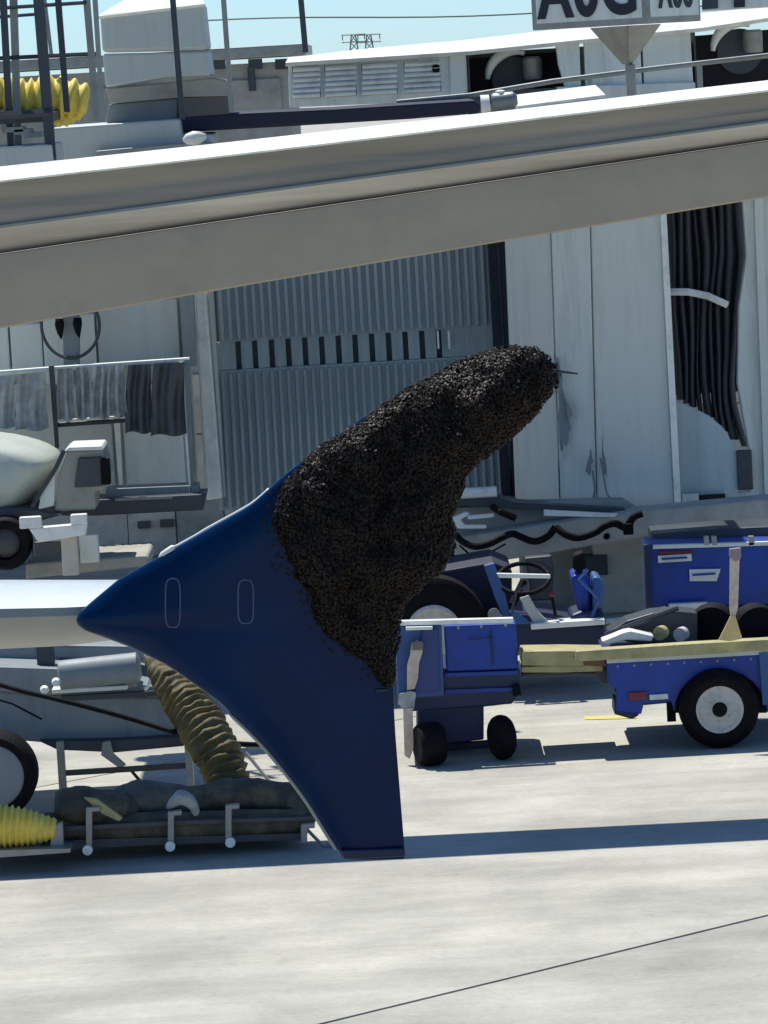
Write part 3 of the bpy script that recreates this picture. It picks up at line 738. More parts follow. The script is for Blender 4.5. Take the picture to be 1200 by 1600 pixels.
mk('slat_underside', loft(xs, slat_low), mat('slat_painted_reflection', (.50, .475, .41), .35, var=.22, scale=1.6, streak=(.22,1,5), dirt=((.26,.245,.21), .5, 2)), gw, smooth='auto')  # lighter base colour imitates the ground reflected in the tilted slat
def lower(px):
    m_, b_ = mid(px)+1, bot(px); h = b_-m_
    return [pb(px, m_, .15), pb(px, m_+3, .145), pb(px, m_+h*.5, .165), pb(px, b_-3, .19), pb(px, b_, .22), pb(px, b_-h*.2, DW), pb(px, m_, DW)]
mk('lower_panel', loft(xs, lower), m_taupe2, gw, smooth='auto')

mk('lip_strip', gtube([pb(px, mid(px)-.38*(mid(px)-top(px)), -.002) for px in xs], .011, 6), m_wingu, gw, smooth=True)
# ================================================================== LEFT GROUND EQUIPMENT
eq = thing('belt_loader', 'slate grey ground equipment body on thin legs beneath the white wing', 'ground equipment', (W(150,1240,29.2).x, 29.2, 0))
mk('body', P([(-60,1072),(60,1085),(272,1090),(282,1118),(285,1150),(180,1158),(60,1160),(-60,1150)], 29.2, .9), m_slate, eq, bevel=.02)
mk('deck', P([(-60,1040),(90,1045),(280,1080),(278,1090),(60,1086),(-60,1074)], 29.15, 1.0), m_slate, eq, bevel=.01)  # slate darkens the deck to stand in for the shade on it
mk('deck_edge', B(95, 1083, 278, 1091, 29.1, .05), m_dsteel, eq)
mk('tank', glathe(W(92,1056,29.0), (1,0,.05), [(0,.08),(.01,.105),(.54,.105),(.56,.07)], 24), m_slate, eq, smooth='auto')
mk('tank_mount', B(92, 1040, 214, 1078, 29.05, .3), m_slate, eq, bevel=.02)
mk('tank_shelf', B(80, 1074, 200, 1081, 28.95, .4), m_panel, eq, bevel=.008)
mk('upper_frame', P([(-60,1005),(250,1010),(270,1022),(240,1030),(90,1030),(90,1040),(-60,1044)], 29.6, .5), m_slate, eq, bevel=.02)  # darkened to slate likewise, shade put into the frame colour
mk('strut', B(57, 1008, 84, 1040, 29.3, .1), m_dsteel, eq)
mk('clamp_ring', gtube([W(222 + 15*math.cos(t), 1050 - 28*math.sin(t), 29.0) for t in [-1.3 + i*2.6/10 for i in range(11)]], .014, 6), m_white, eq)
for (a, b) in ((88,1065),(70,1077)): mk('fitting', glathe(W(a, b, 28.9), (0,-1,0), [(0,.02),(.02,.032),(.06,.02)], 10), m_white, eq)
mk('lower_beam', P([(60,1158),(180,1156),(290,1150),(288,1166),(180,1176),(90,1172)], 29.1, .2), m_dsteel, eq, bevel=.01)
mk('hook', P([(160,1160),(172,1158),(178,1180),(196,1196),(186,1200),(158,1180)], 29.05, .06), m_steel, eq)
for a, b in ((90,1244),(290,1240)): mk('leg', B(a, 1158, a+12, b, 29.0, .06), m_steel, eq, bevel=.006)
mk('brace', T([(100,1208,29.05),(292,1196,29.05)], .022, 6), mat('brown_steel', (.10,.085,.06), .6), eq)
mk('brace', T([(205,1204,29.3),(236,1240,29.3)], .012, 6), m_dsteel, eq)
wc = W(-12, 1214, 28.7)
mk('tyre', glathe(wc, (0,1,0), [(0,.215),(-.02,.27),(.03,.30),(.22,.30),(.25,.26)], 40, False), m_black, eq, smooth='auto')
mk('rim', glathe(wc+Vector((0,.01,0)), (0,1,0), [(0,.02),(.0,.08),(-.01,.18),(.0,.222),(.1,.222)], 32), m_slate, eq, smooth='auto')
tag(mk('black_hose', T([(-40,1058,28.6),(28,1078,28.5),(110,1098,28.4),(200,1122,28.4),(280,1146,28.3),(350,1160,28.2),(420,1164,28.2)], .017, 8, 5), m_black, smooth=True), 'thin black hose slanting down across the slate grey body', 'hose')
tag(mk('black_rod', T([(-40,1082,28.6),(20,1100,28.6),(66,1124,28.6)], .008, 6), m_black), 'thin black rod below the slanting hose at the left edge', 'rod')
# vertical duct
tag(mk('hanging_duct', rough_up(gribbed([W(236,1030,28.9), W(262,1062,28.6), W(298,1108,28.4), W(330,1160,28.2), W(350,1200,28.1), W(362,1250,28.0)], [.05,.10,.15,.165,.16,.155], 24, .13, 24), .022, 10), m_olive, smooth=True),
    'dirty yellow-brown ribbed duct with shade in its colour, hanging down behind the blue wingtip', 'air duct')
for k, (a, b, c, d) in enumerate(((376,1176,424,1232),(398,1172,446,1232))):
    pass
tag(mk('tow_bar', [T([(384,1176,28.6),(430,1232,28.4)], .012, 6), T([(330,1158,28.3),(432,1172,28.3)], .012, 6)], m_steel), 'thin grey bars leaning right of the brown duct', 'tow bar')

# hose rack
YR = 27.0
hk = thing('hose_cart', 'low steel cart on casters holding bundled dark hoses', 'hose cart', (W(250,1335,YR).x, YR, 0))
mk('frame_rail', P([(-60,1300),(130,1290),(300,1282),(498,1276),(498,1281),(300,1288),(130,1297),(-60,1307)], YR-.05, .05), m_dsteel, hk)
mk('deck', P([(-60,1318),(200,1310),(470,1302),(470,1312),(200,1322),(-60,1334)], YR, .7), m_dsteel, hk)
for a, b, c in ((134,1262,1332),(262,1268,1328),(352,1258,1322),(470,1288,1318)):
    mk('bracket', [P([(a,b),(a+22,b-2),(a+22,b+6),(a+10,b+7),(a+10,c),(a,c)], YR-.12, .05)], m_galv, hk, bevel=.005)
for a, c in ((137,1328),(266,1322),(360,1316),(92,1318)):
    q = W(a, c, YR-.12)
    mk('caster', glathe((q.x, q.y-.02, max(.06, q.z)), (0,1,0), [(0,.015),(0,.032),(.04,.032),(.04,.015)], 16), m_white, hk, smooth='auto')
mk('end_bracket', P([(82,1290),(98,1284),(100,1330),(-60,1342),(-60,1334),(78,1324)], YR-.2, .06), m_galv, hk, bevel=.006)
mk('base_plate', P([(-60,1330),(110,1326),(110,1332),(-60,1344)], YR-.3, .5), m_steel, hk)
mk('end_truss', T([(474,1290,YR),(505,1322,YR),(520,1322,YR)], .012, 6), m_galv, hk)
def bundle(path, radii, label, m=m_tarp, name='hose_bundle', cat='hose bundle', seed=0):
    pts = smoothpath([W(*p) for p in path], 8); n = len(pts)
    rr = []
    for i in range(n):
        x_ = i/(n-1)*(len(radii)-1); a = min(int(x_), len(radii)-2); rr.append(radii[a]*(1-(x_-a))+radii[a+1]*(x_-a))
    v, f = gtube(pts, rr, 22)
    c = pts
    v2 = []
    for i, p in enumerate(v):
        ctr = pts[i//22]; d_ = p-ctr
        k = 1 + .16*mnoise.noise(p*7+Vector((seed,0,0))) + .10*mnoise.noise(p*17) + .05*math.sin(12*(i % 22)/22*2*math.pi/3 + i//22*.3)
        v2.append(ctr + d_*k)
    o = mk(name, (v2, f), m, smooth=True); return tag(o, label, cat, 'hose bundles on the low cart')
bundle([(88,1262,27.1),(130,1262,27.1),(190,1268,27.2),(215,1276,27.2)], [.10,.13,.12,.06], 'dark folded tarp bundle nearest the yellow duct on the cart', seed=1)
bundle([(60,1292,27.05),(150,1296,27.1),(300,1290,27.1),(480,1284,27.1)], [.09,.095,.10,.085], 'long dark hose bundle lying lowest on the cart', seed=5)
bundle([(165,1262,27.3),(210,1250,27.3),(262,1248,27.3),(300,1256,27.3)], [.06,.12,.11,.09], 'brown grey hose bundle in the middle of the cart', mat('brown_grey_tarp', (.10,.095,.075), .6, var=.4, scale=7, bump=.6, bscale=14, dirt=((.03,.03,.025), .6, 5)), seed=9)
bundle([(290,1256,27.3),(350,1246,27.3),(420,1244,27.3),(468,1256,27.2),(478,1282,27.1)], [.09,.115,.11,.11,.07], 'thick black hose bundle at the right end of the cart', seed=13)
bundle([(262,1262,26.95),(282,1246,26.9),(300,1256,26.9),(306,1272,26.95)], [.015,.05,.04,.02], 'small grey strap coil on top of the cart centre', m_cover, 'strap_coil', 'strap coil', seed=3)
v = [W(130,1246,26.95), W(150,1248,26.9), W(192,1278,26.85), W(186,1284,26.85), W(160,1272,26.88)]
tag(mk('canvas_flap', gpoly(v, .04), m_wood, bevel=.008), 'pale canvas flap folded over the dark tarp bundle', 'canvas flap')
tag(mk('yellow_duct', gribbed([W(-70,1292,26.85), W(-10,1291,26.85), W(30,1292,26.85), W(60,1294,26.85), W(88,1296,26.85)], [.15,.15,.145,.12,.07], 17, .16, 24), m_yellow, smooth=True), 'bright yellow ribbed duct end lying on the low cart at left', 'air duct')

# ================================================================== CARTS AT RIGHT
def wheel(parent, px, py, Y, r_px, w_, rimr, m_r=m_rim, hub=True, axis=(0,1,0)):
    r = r_px/sc(Y); c = W(px, py, Y); c.z = r if py > 1050 else c.z
    ax = Vector(axis)
    t = mk('tyre', glathe(c, ax, [(0,r*rimr),(-.01,r*.8),(.015,r*.95),(.05,r),(w_-.05,r),(w_-.015,r*.95),(w_,r*.8),(w_,r*rimr*.9)], 40, False), m_black, parent, smooth='auto')
    rm = mk('rim', glathe(c+ax*.01, ax, [(.0,r*.12),(-.004,r*.25),(.004,r*rimr*.8),(-.008,r*rimr*.9),(-.008,r*rimr),(.05,r*rimr)], 40), m_r, parent, smooth='auto')
    if hub:
        h_ = mk('hub', glathe(c-ax*.015, ax, [(-.02,.01),(-.02,r*.14),(.03,r*.2)], 20), m_black, parent, smooth='auto')
        for k in range(6):
            an = k*math.pi/3+.4
            p = c + Vector((math.cos(an)*r*.30, -.0, math.sin(an)*r*.30))
            mk('lug_nut', glathe(p, (0,-1,0), [(0,.007),(.008,.006)], 6), m_rim, parent)
    return t
YQ = 30.1
tr = thing('flatbed_trailer', 'royal blue flatbed baggage trailer with one big pale wheel', 'trailer', (W(1100,1170,YQ).x, YQ, 0))
arc = [(1058 - 6 + 0,1095)] 
arch = [(1126 + 72*math.cos(a), 1113 - 66*math.sin(a)) for a in [math.pi*(1 - i/12) for i in range(13)]]
mk('side_panel', P([(948,1036),(1080,1028),(1260,1018),(1260,1112)] + arch[::-1] + [(1050,1096),(1006,1100),(1002,1116),(962,1112),(964,1078),(950,1068)], YQ, .10), m_blue, tr, bevel=.008)
mk('edge_trim', P([(948,1030),(1260,1011),(1260,1019),(948,1037)], YQ-.03, .06), m_panel2, tr, bevel=.005)
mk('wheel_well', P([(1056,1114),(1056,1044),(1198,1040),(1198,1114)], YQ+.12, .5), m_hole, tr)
mk('far_side', P([(950,1044),(1260,1030),(1260,1085),(966,1090)], YQ+1.1, .08), m_dblue, tr)
mk('bed_floor', P([(948,1032),(1260,1014),(1260,1024),(948,1040)], YQ+.1, 1.1), m_dblue, tr)
mk('corner_post', P([(1186,1020),(1200,1019),(1204,1100),(1192,1102)], YQ-.04, .05), m_blue2, tr)
mk('bumper_foot', P([(960,1094),(1000,1096),(998,1118),(988,1124),(960,1116)], YQ+.02, .3), m_dblue, tr, bevel=.008)
mk('step', P([(1000,1088),(1052,1086),(1048,1098),(1006,1102)], YQ+.15, .2), m_dsteel, tr)
mk('reflector', B(982, 1082, 1010, 1094, YQ-.02, .02), m_red, tr); mk('sticker', B(1015, 1085, 1044, 1093, YQ-.02, .02), m_offwhite, tr)
mk('hitch', P([(925,1046),(962,1044),(965,1070),(940,1068)], YQ+.2, .3), m_dsteel, tr, bevel=.01)
wheel(tr, 1125, 1113, YQ-.12, 63, .26, .60)
wheel(tr, 1125, 1113, YQ+1.0, 60, .2, .60, hub=False)
def plank(x0, y0, x1, y1, th, Y, label, cat='timber beam', name='timber_beam', m=m_wood, dp=.12):
    q = [(x0,y0),((x0+x1)/2,(y0+y1)/2-1),(x1,y1),(x1,y1+th),((x0+x1)/2,(y0+y1)/2+th+1),(x0,y0+th)]
    return tag(mk(name, P(q, Y, dp), m, bevel=.008), label, cat, 'timber on the flatbed trailer')
plank(900, 1018, 1260, 996, 16, YQ-.05, 'long weathered timber beam lying along the trailer edge', dp=.14)
plank(815, 1018, 944, 1018, 22, YQ+.05, 'thick yellowish timber sticking out of the trailer front', dp=.35)
plank(815, 1042, 942, 1040, 9, YQ+.08, 'thin pale board under the thick projecting timber', dp=.4)
plank(815, 1052, 930, 1050, 5, YQ+.2, 'dark board underneath the projecting timbers', m=m_dsteel, dp=.5)
tag(mk('end_cap', P([(912,1019),(946,1017),(946,1040),(912,1040)], YQ+.03, .06), mat('rusty_brown', (.16,.08,.05), .8), bevel=.006), 'rust brown block at the end of the projecting timber', 'block')
for a in range(965, 1200, 26): mk('bolt', glathe(W(a, 1042-.055*(a-950), YQ), (0,-1,0), [(0,.011),(.008,.009)], 6), m_galv, tr)
mk('mud_flap', B(1042, 1098, 1056, 1128, YQ+.1, .02), m_black, tr)
mk('underframe', B(960, 1068, 1060, 1078, YQ+.4, .06), m_black, tr)
# strap
sp = thing('ratchet_strap', 'tan webbing strap widening into a yellow triangle on the timber', 'strap', (W(1146,1000,30.8).x, 30.8, 1.0))
mk('webbing', P([(1141,862),(1156,862),(1153,950),(1148,966),(1142,966),(1140,950)], YQ-.14, .02), m_strap, sp)
mk('ratchet', P([(1140,858),(1158,856),(1158,872),(1150,878),(1140,870)], YQ-.17, .05), mat('pink_grey_metal', (.30,.22,.24), .5), sp, bevel=.005)
mk('strap_fan', P([(1142,962),(1149,962),(1160,998),(1140,1002),(1123,1000)], YQ-.15, .02), m_ystrap, sp)
# clutter on trailer bed
cl = thing('wheel_jack', 'dark grimy jack and frame lying on the trailer bed', 'jack', (W(1010,1000,31.6).x, 31.6, W(1010,1003,31.6).z))
mk('frame', P([(950,988),(980,970),(1020,958),(1060,955),(1090,958),(1090,1004),(1000,1006),(950,998)], 30.8, .3), m_dsteel, cl, bevel=.01)
mk('arm', T([(945,992,30.6),(1000,972,30.6),(1060,950,30.6)], .02, 6), m_dsteel, cl)
for (a, b, m) in ((1030,990,m_wood),(1062,992,m_rim)):
    mk('roller', glathe(W(a, b, 30.6), (.4,1,0), [(0,.02),(0,.05),(.08,.05),(.08,.02)], 16), m, cl, smooth='auto')
tag(mk('crumpled_sheet', P([(940,1002),(975,988),(985,986),(1004,990),(1022,994),(1018,1002),(980,1000),(950,1008)], 30.4, .2), m_white, bevel=.01), 'crumpled white sheet at the front of the trailer bed', 'sheet')
tag(mk('spare_wheel', [glathe(W(1112,985,30.95), (.2,1,0), [(0,.08),(0,.17),(.03,.19),(.13,.19),(.15,.16)], 28)], m_black, smooth='auto'), 'dark tyre standing left of the yellow strap fan', 'tyre')
tag(mk('spare_wheel', [glathe(W(1186,985,30.95), (-.2,1,0), [(0,.08),(0,.17),(.03,.19),(.13,.19),(.15,.16)], 28)], m_black, smooth='auto'), 'dark tyre standing right of the yellow strap fan', 'tyre')

# blue box cart behind
bc = thing('box_cart', 'blue steel box cart with white stickers behind the trailer', 'cart', (W(1110,1000,34).x, 34, 0))
mk('box', P([(1010,856),(1012,850),(1215,846),(1215,944),(1014,950)], 34, .5), m_blue, bc, bevel=.015)
mk('rim_rail', P([(1020,852),(1215,846),(1215,852),(1020,858)], 33.95, .06), m_panel, bc, bevel=.005)
mk('corner_post', P([(1006,852),(1016,851),(1020,952),(1010,954)], 33.94, .08), m_dblue, bc)
mk('red_stripe', P([(1030,862),(1082,861),(1082,865),(1030,866)], 33.98, .02), m_red, bc)
mk('sticker', B(1028, 867, 1081, 878, 33.97, .03), m_offwhite, bc); mk('sticker', P([(1077,890),(1126,889),(1120,908),(1078,908)], 33.97, .03), m_panel, bc)
mk('sticker_print', B(1082, 896, 1118, 899, 33.955, .012), m_blue, bc); mk('sticker_print', B(1034, 871, 1074, 874, 33.955, .012), m_blue, bc)
mk('bumper', P([(1045,944),(1106,941),(1106,951),(1045,954)], 33.9, .08), m_white, bc, bevel=.006)
mk('chassis', P([(1020,952),(1215,946),(1215,965),(1020,970)], 34.05, 1.0), m_dsteel, bc)
mk('drawbar', T([(900,972,33.9),(960,970,33.9),(1000,962,33.8),(1040,950,33.8)], .022, 6), m_white, bc)
for a in (1050, 1180): 
    c = W(a, 1000, 34.1); mk('tyre', glathe((c.x, 34.1, .17), (0,1,0), [(0,.05),(0,.13),(.02,.17),(.12,.17),(.14,.13)], 28), m_black, bc, smooth='auto')
for a in (1100, 1112, 1170): mk('top_clip', B(a, 838, a+8, 852, 33.95, .06), m_steel, bc)
tag(mk('top_load', P([(1020,834),(1120,826),(1215,822),(1215,846),(1020,851)], 34.4, .6), m_dsteel, bevel=.02), 'dark equipment piled on top of the blue box cart', 'equipment')

# tug behind
YG = 33.0
tg = thing('baggage_tug', 'dark blue open baggage tug with steering wheel and high seat', 'tug', (W(780,990,YG).x, YG, 0))
mk('body', P([(760,975),(800,958),(850,966),(900,972),(945,978),(950,1010),(760,1020)], YG, 1.0), m_dblue, tg, bevel=.02)
mk('engine_bay', P([(622,975),(628,935),(650,915),(690,892),(770,878),(800,890),(800,980)], YG+.35, .9), m_navy, tg, bevel=.02)
mk('side_strut', P([(756,884),(772,880),(790,930),(800,972),(788,972),(772,930)], YG, .08), m_blue2, tg, bevel=.006)
mk('side_strut', P([(812,935),(826,930),(840,955),(860,975),(836,976),(822,955)], YG-.1, .06), m_panel2, tg, bevel=.006)
mk('side_strut', P([(798,955),(806,956),(830,975),(800,976)], YG-.12, .06), m_blue2, tg, bevel=.006)
sw = W(818, 904, YG+.1)
mk('steering_wheel', gtube([sw + Vector((math.cos(a)*.20, math.sin(a)*.16, math.sin(a)*.10)) for a in [2*math.pi*i/28 for i in range(29)]], .018, 8), m_black, tg, smooth=True)
mk('steering_column', T([(818,908,YG+.1),(800,945,YG)], .03, 8), m_black, tg)
mk('dashboard', P([(820,872),(862,868),(866,890),(862,938),(822,940),(828,915)], YG+.25, .15), m_dsteel, tg, bevel=.015)
mk('dash_bar', P([(776,896),(860,898),(860,904),(780,903)], YG-.1, .05), m_white, tg, bevel=.006)
mk('seat', P([(890,962),(908,955),(944,955),(948,978),(894,980)], YG, .5), m_dblue, tg, bevel=.03)
mk('backrest', P([(892,900),(912,894),(922,905),(924,960),(906,965)], YG+.1, .45), m_blue, tg, bevel=.03)
mk('backrest_pad', P([(926,900),(938,902),(946,918),(940,950),(926,958)], YG+.05, .4), m_blue2, tg, bevel=.03)
mk('headrest', P([(896,868),(912,862),(918,885),(906,896),(895,890)], YG+.12, .2), m_black, tg, bevel=.02)
mk('seat_frame', T([(918,890,YG),(905,905,YG),(935,935,YG),(925,965,YG)], .015, 6), m_blue2, tg)
c = W(678, 988, YG-.05)
mk('tyre', glathe(c, (0,1,0), [(0,.2),(0,.36),(.04,.42),(.3,.42),(.34,.36)], 44, False), m_black, tg, smooth='auto')
mk('rim', glathe(c-Vector((0,.02,0)), (0,1,0), [(0,.02),(.0,.17),(-.01,.19),(.0,.215),(.1,.215)], 40), m_rim, tg, smooth='auto')
mk('headlamp', glathe(W(772,960,YG-.02), (0,-1,0), [(0,.05),(.03,.05),(.03,.035)], 16), m_galv, tg, smooth='auto')
mk('lever', T([(868,962,YG-.1),(862,930,YG-.1)], .012, 6), m_black, tg); mk('lever_knob', glathe(W(862,928,YG-.1), (0,0,1), [(-.025,.01),(0,.028),(.025,.01)], 10), m_red, tg, smooth=True)
mk('grab_rail', T([(800,958,YG-.12),(806,925,YG-.12),(822,915,YG-.12)], .012, 6), m_dsteel, tg)
mk('running_board', P([(830,975),(945,968),(945,976),(830,984)], YG-.15, .3), m_white, tg, bevel=.005)

# left blue cart
YK = 30.2
kc = thing('tool_cart', 'upright blue cart with white rim and two black tyres beside the wingtip', 'cart', (W(720,1195,YK).x, YK, 0))
mk('side_panel', P([(694,978),(806,974),(810,1046),(698,1050)], YK, .25), m_blue, kc, bevel=.01)
mk('end_panel', P([(617,978),(690,976),(694,1088),(622,1092)], YK-.06, .3), m_blue2, kc, bevel=.012)
mk('panel_recess', P([(660,984),(684,983),(688,1080),(648,1084)], YK-.09, .03), mat('dull_blue_paint', (.03,.05,.18), .5), kc, bevel=.006)
mk('lower_band', P([(620,1052),(812,1048),(814,1082),(800,1100),(640,1112),(622,1104)], YK+.01, .9), m_dblue, kc, bevel=.01)
mk('band_rib', P([(696,1052),(810,1048),(810,1054),(696,1058)], YK-.02, .05), m_blue, kc)
mk('band_rib', P([(696,1078),(812,1074),(812,1080),(696,1084)], YK-.02, .05), m_blue, kc)
mk('rim_rail', P([(617,971),(802,966),(802,973),(617,978)], YK-.08, .08), m_white, kc, bevel=.004)
mk('rim_rail', P([(634,980),(676,979),(676,984),(634,985)], YK-.12, .05), m_white, kc, bevel=.004)
mk('skirt', P([(652,1108),(756,1100),(756,1156),(700,1162),(652,1162)], YK+.15, .6), m_dblue, kc, bevel=.01)
mk('bumper', P([(800,1072),(812,1070),(815,1086),(802,1088)], YK-.05, .1), m_black, kc)
mk('axle', T([(690,1168,YK+.3),(790,1160,YK+.3)], .03, 8), m_dsteel, kc)
mk('lamp', B(648, 1152, 674, 1172, YK-.02, .06), m_galv, kc, bevel=.008)
for (a, yy, w_, rr) in ((672, YK-.2, .19, .155), (785, YK-.12, .12, .16)):
    c = W(a, 1170, yy)
    ax = Vector((.93, .37, 0)).normalized() if a > 700 else Vector((.97,.25,0)).normalized()
    mk('tyre', glathe(Vector((c.x, yy, rr)) - ax*w_/2, ax, [(0,.07),(0,.13),(.02,rr-.01),(.05,rr),(w_-.05,rr),(w_-.02,rr-.01),(w_,.13),(w_,.07)], 36), m_black, kc, smooth='auto')
    mk('hub', glathe(Vector((c.x, yy, rr)) - ax*w_/2, ax, [(.01,.02),(.01,.07),(w_-.01,.07)], 20), m_dsteel, kc)
for a in (716, 752, 790): mk('bolt', glathe(W(a, 982-.05*(a-700), YK), (0,-1,0), [(0,.012),(.008,.010)], 6), m_galv, kc)
mk('handle', T([(735,1000,YK-.01),(735,1000,YK-.05),(765,998,YK-.05),(765,998,YK-.01)], .007, 6), m_dsteel, kc)
mk('door_gap', B(768, 985, 770, 1040, YK-.012, .02), m_dblue, kc)
ks = thing('webbing_strap', 'frayed pale strap hanging down the end of the upright cart', 'strap', W(648,1100,30))
mk('webbing', P([(643,1005),(652,1000),(661,1006),(660,1020),(655,1035),(653,1060),(648,1076),(636,1078),(636,1040),(641,1022)], YK-.13, .02), m_strap, ks)
mk('buckle', B(644, 1002, 661, 1016, YK-.15, .04), mat('dull_metal', (.18,.15,.14), .5, metal=.3), ks, bevel=.004)
mk('tail', P([(624,1085),(640,1080),(650,1082),(647,1108),(634,1112),(622,1100)], YK-.13, .03), m_cover, ks)
mk('tail', P([(630,1108),(645,1106),(646,1170),(640,1186),(632,1180)], YK-.14, .02), m_strap, ks)

# ================================================================== FOREGROUND WINGTIP
YF = 14.0; kf = sc(YF)
wt = thing('wingtip_fence', 'dark navy blue arrowhead wingtip fence at the end of the white wing', 'wingtip', W(400, 960, YF))
LE = [(548,806),(556,762),(590,683),(655,562),(735,452),(790,390),(825,327),(862,262),(905,185),(940,143),(957,124),(967,119),(976,121),(985,131),(998,168),(1010,200),(1040,262),(1095,340),(1165,412),(1240,472),(1300,510),(1326,527),(1338,533),(1342,537)]
TE = [(548,842),(556,856),(600,838),(660,775),(720,715),(780,690),(840,676),(900,650),(960,622),(1000,614),(1060,613),(1150,618),(1250,626),(1325,632),(1338,633),(1342,631)]
def itp(T_, y):
    if y <= T_[0][0]: return T_[0][1]
    for (a, b), (c, d) in zip(T_, T_[1:]):
        if a <= y <= c: return b + (d-b)*(y-a)/(c-a)
    return T_[-1][1]
ys = sorted(set([548,552,556,562] + list(range(570, 940, 12)) + list(range(940, 1012, 4)) + list(range(1012, 1326, 12)) + [1326,1332,1338,1342]))
NCH = 22; v, f = [], []
def thick(y):
    ch = (itp(TE, y)-itp(LE, y))/kf
    t = .095*ch + .012
    t *= 1 + .12*math.exp(-((y-965)/38)**2)
    if y > 1326: t *= .8
    if y < 560: t *= .7
    return t
for y in ys:
    a, b = itp(LE, y), itp(TE, y); tmax = thick(y)
    for side in (-1, 1):
        rng = range(NCH+1) if side < 0 else range(NCH-1, 0, -1)
        for k in rng:
            s = (1-math.cos(math.pi*k/NCH))/2
            th = 5*(.2969*math.sqrt(s)-.126*s-.3516*s*s+.2843*s**3-.1015*s**4)*tmax + (.0015 if 0 < k < NCH else 0)
            p = W(a+(b-a)*s, y, YF); v.append(p + Vector((0, side*th, 0)))
n = 2*NCH
for i in range(len(ys)-1):
    for j in range(n):
        l = (j+1) % n; f.append([i*n+j, (i+1)*n+j, (i+1)*n+l, i*n+l])
f.append(list(range(n))); f.append([(len(ys)-1)*n+j for j in range(n-1,-1,-1)])
mk('fin', (v, f), m_fin, wt, smooth='auto')
def fence_front(px, py):   # front skin depth at a pixel
    a, b = itp(LE, py), itp(TE, py); s = min(max((px-a)/(b-a), 0.001), .999)
    th = 5*(.2969*math.sqrt(s)-.126*s-.3516*s*s+.2843*s**3-.1015*s**4)*thick(py)
    return YF - th
# highlights along the fin edges, drawn in as pale strips
le2 = [(a, b) for a, b in LE if 1090 <= a <= 1336]
q = [W(b-1, a+2, YF-.004) for a, b in [(1110,356)] + [x_ for x_ in LE if 1165 <= x_[0] <= 1330]]
mk('edge_highlight_strip', gtube(smoothpath(q, 4), [.0025]+[.0065]*(len(smoothpath(q,4))-2)+[.004], 8), m_wingu, wt, smooth=True)
q = [W(b+1, a-1, YF) for a, b in [(868,252),(862,262),(840,302),(825,327),(790,390),(765,420)]]
mk('edge_highlight_strip', gtube(smoothpath(q, 4), .006, 8), m_wing, wt, smooth=True)
mk('tip_lens', glathe(W(262,862,YF-.004), (.86,0,.5), [(-.035,.003),(-.02,.011),(.02,.012),(.035,.003)], 12), m_white, wt, smooth=True)
# two oblong outline marks
m_mark = mat('blue_grey_line', (.06,.09,.15), .5)
for cx, cy, hw, hh in ((270,942,11.5,38),(384,940,12,34)):
    pts = []
    for i in range(37):
        t = 2*math.pi*i/36; x_ = cx + hw*math.copysign(abs(math.cos(t))**.6, math.cos(t)); y_ = cy + hh*math.copysign(abs(math.sin(t))**.45, math.sin(t))
        pts.append(W(x_, y_, fence_front(x_, y_)-.0006))
    mk('access_outline', gtube(pts, .0030, 6), m_mark, wt)
q = [W(a, b, fence_front(a, b)-.0004) for a, b in ((210,985),(300,1012),(400,1080),(480,1180),(545,1300))]
mk('bottom_cap', P([(531,1328),(633,1325),(634,1339),(537,1343)], YF-.034, .068), mat('dark_navy_cap', (.002,.012,.045), .5), wt, bevel=.006)
mk('static_wick', T([(632,1336,YF),(616,1334,YF-.0)], .004, 6), m_black, wt)
mk('static_wick', T([(606,1078,YF-.02),(588,1079,YF-.02)], .004, 6), m_dsteel, wt)
mk('static_wick', gtube([W(846,578,YF), W(872,580,YF), W(903,584,YF)], [.007,.006,.003], 8), m_dsteel, wt)
mk('wick_stub', T([(870,566,YF),(873,594,YF)], .005, 6), m_dsteel, wt)

# the white wing behind it
ww = thing('white_wing', 'glossy white aircraft wing entering from the left into the blue wingtip', 'wing', W(60, 960, YF+.2))
def wsec(px, up):
    k = 1.0 - .0004*px; c0_ = 905 if px < 100 else 905 + max(0, (px-100))*.08
    prof = []
    tt, bb = 906, 1014 - max(0, px-60)*.12
    if up: ring = [(bb-(bb-tt)*.58, .020),(bb-(bb-tt)*.63, .045),(bb-(bb-tt)*.68, .075),(bb-(bb-tt)*.82, .17),(bb-(bb-tt)*.93, .32),(tt, .55),(bb-(bb-tt)*.90, 1.1),(bb-(bb-tt)*.55, 1.15)]
    else: ring = [(bb-(bb-tt)*.58, .020),(bb-(bb-tt)*.45, .012),(bb-(bb-tt)*.28, .05),(bb-(bb-tt)*.13, .14),(bb, .32),(bb-3, .8),(bb-(bb-tt)*.5, 1.14),(bb-(bb-tt)*.52, .5)]
    return [W(px, y, YF+.02+d) for y, d in ring]
xs2 = [-300, -100, 0, 100, 180, 240, 300, 330]
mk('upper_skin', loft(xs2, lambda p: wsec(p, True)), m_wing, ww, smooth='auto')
mk('lower_skin', loft(xs2, lambda p: wsec(p, False)), m_wingu, ww, smooth='auto')

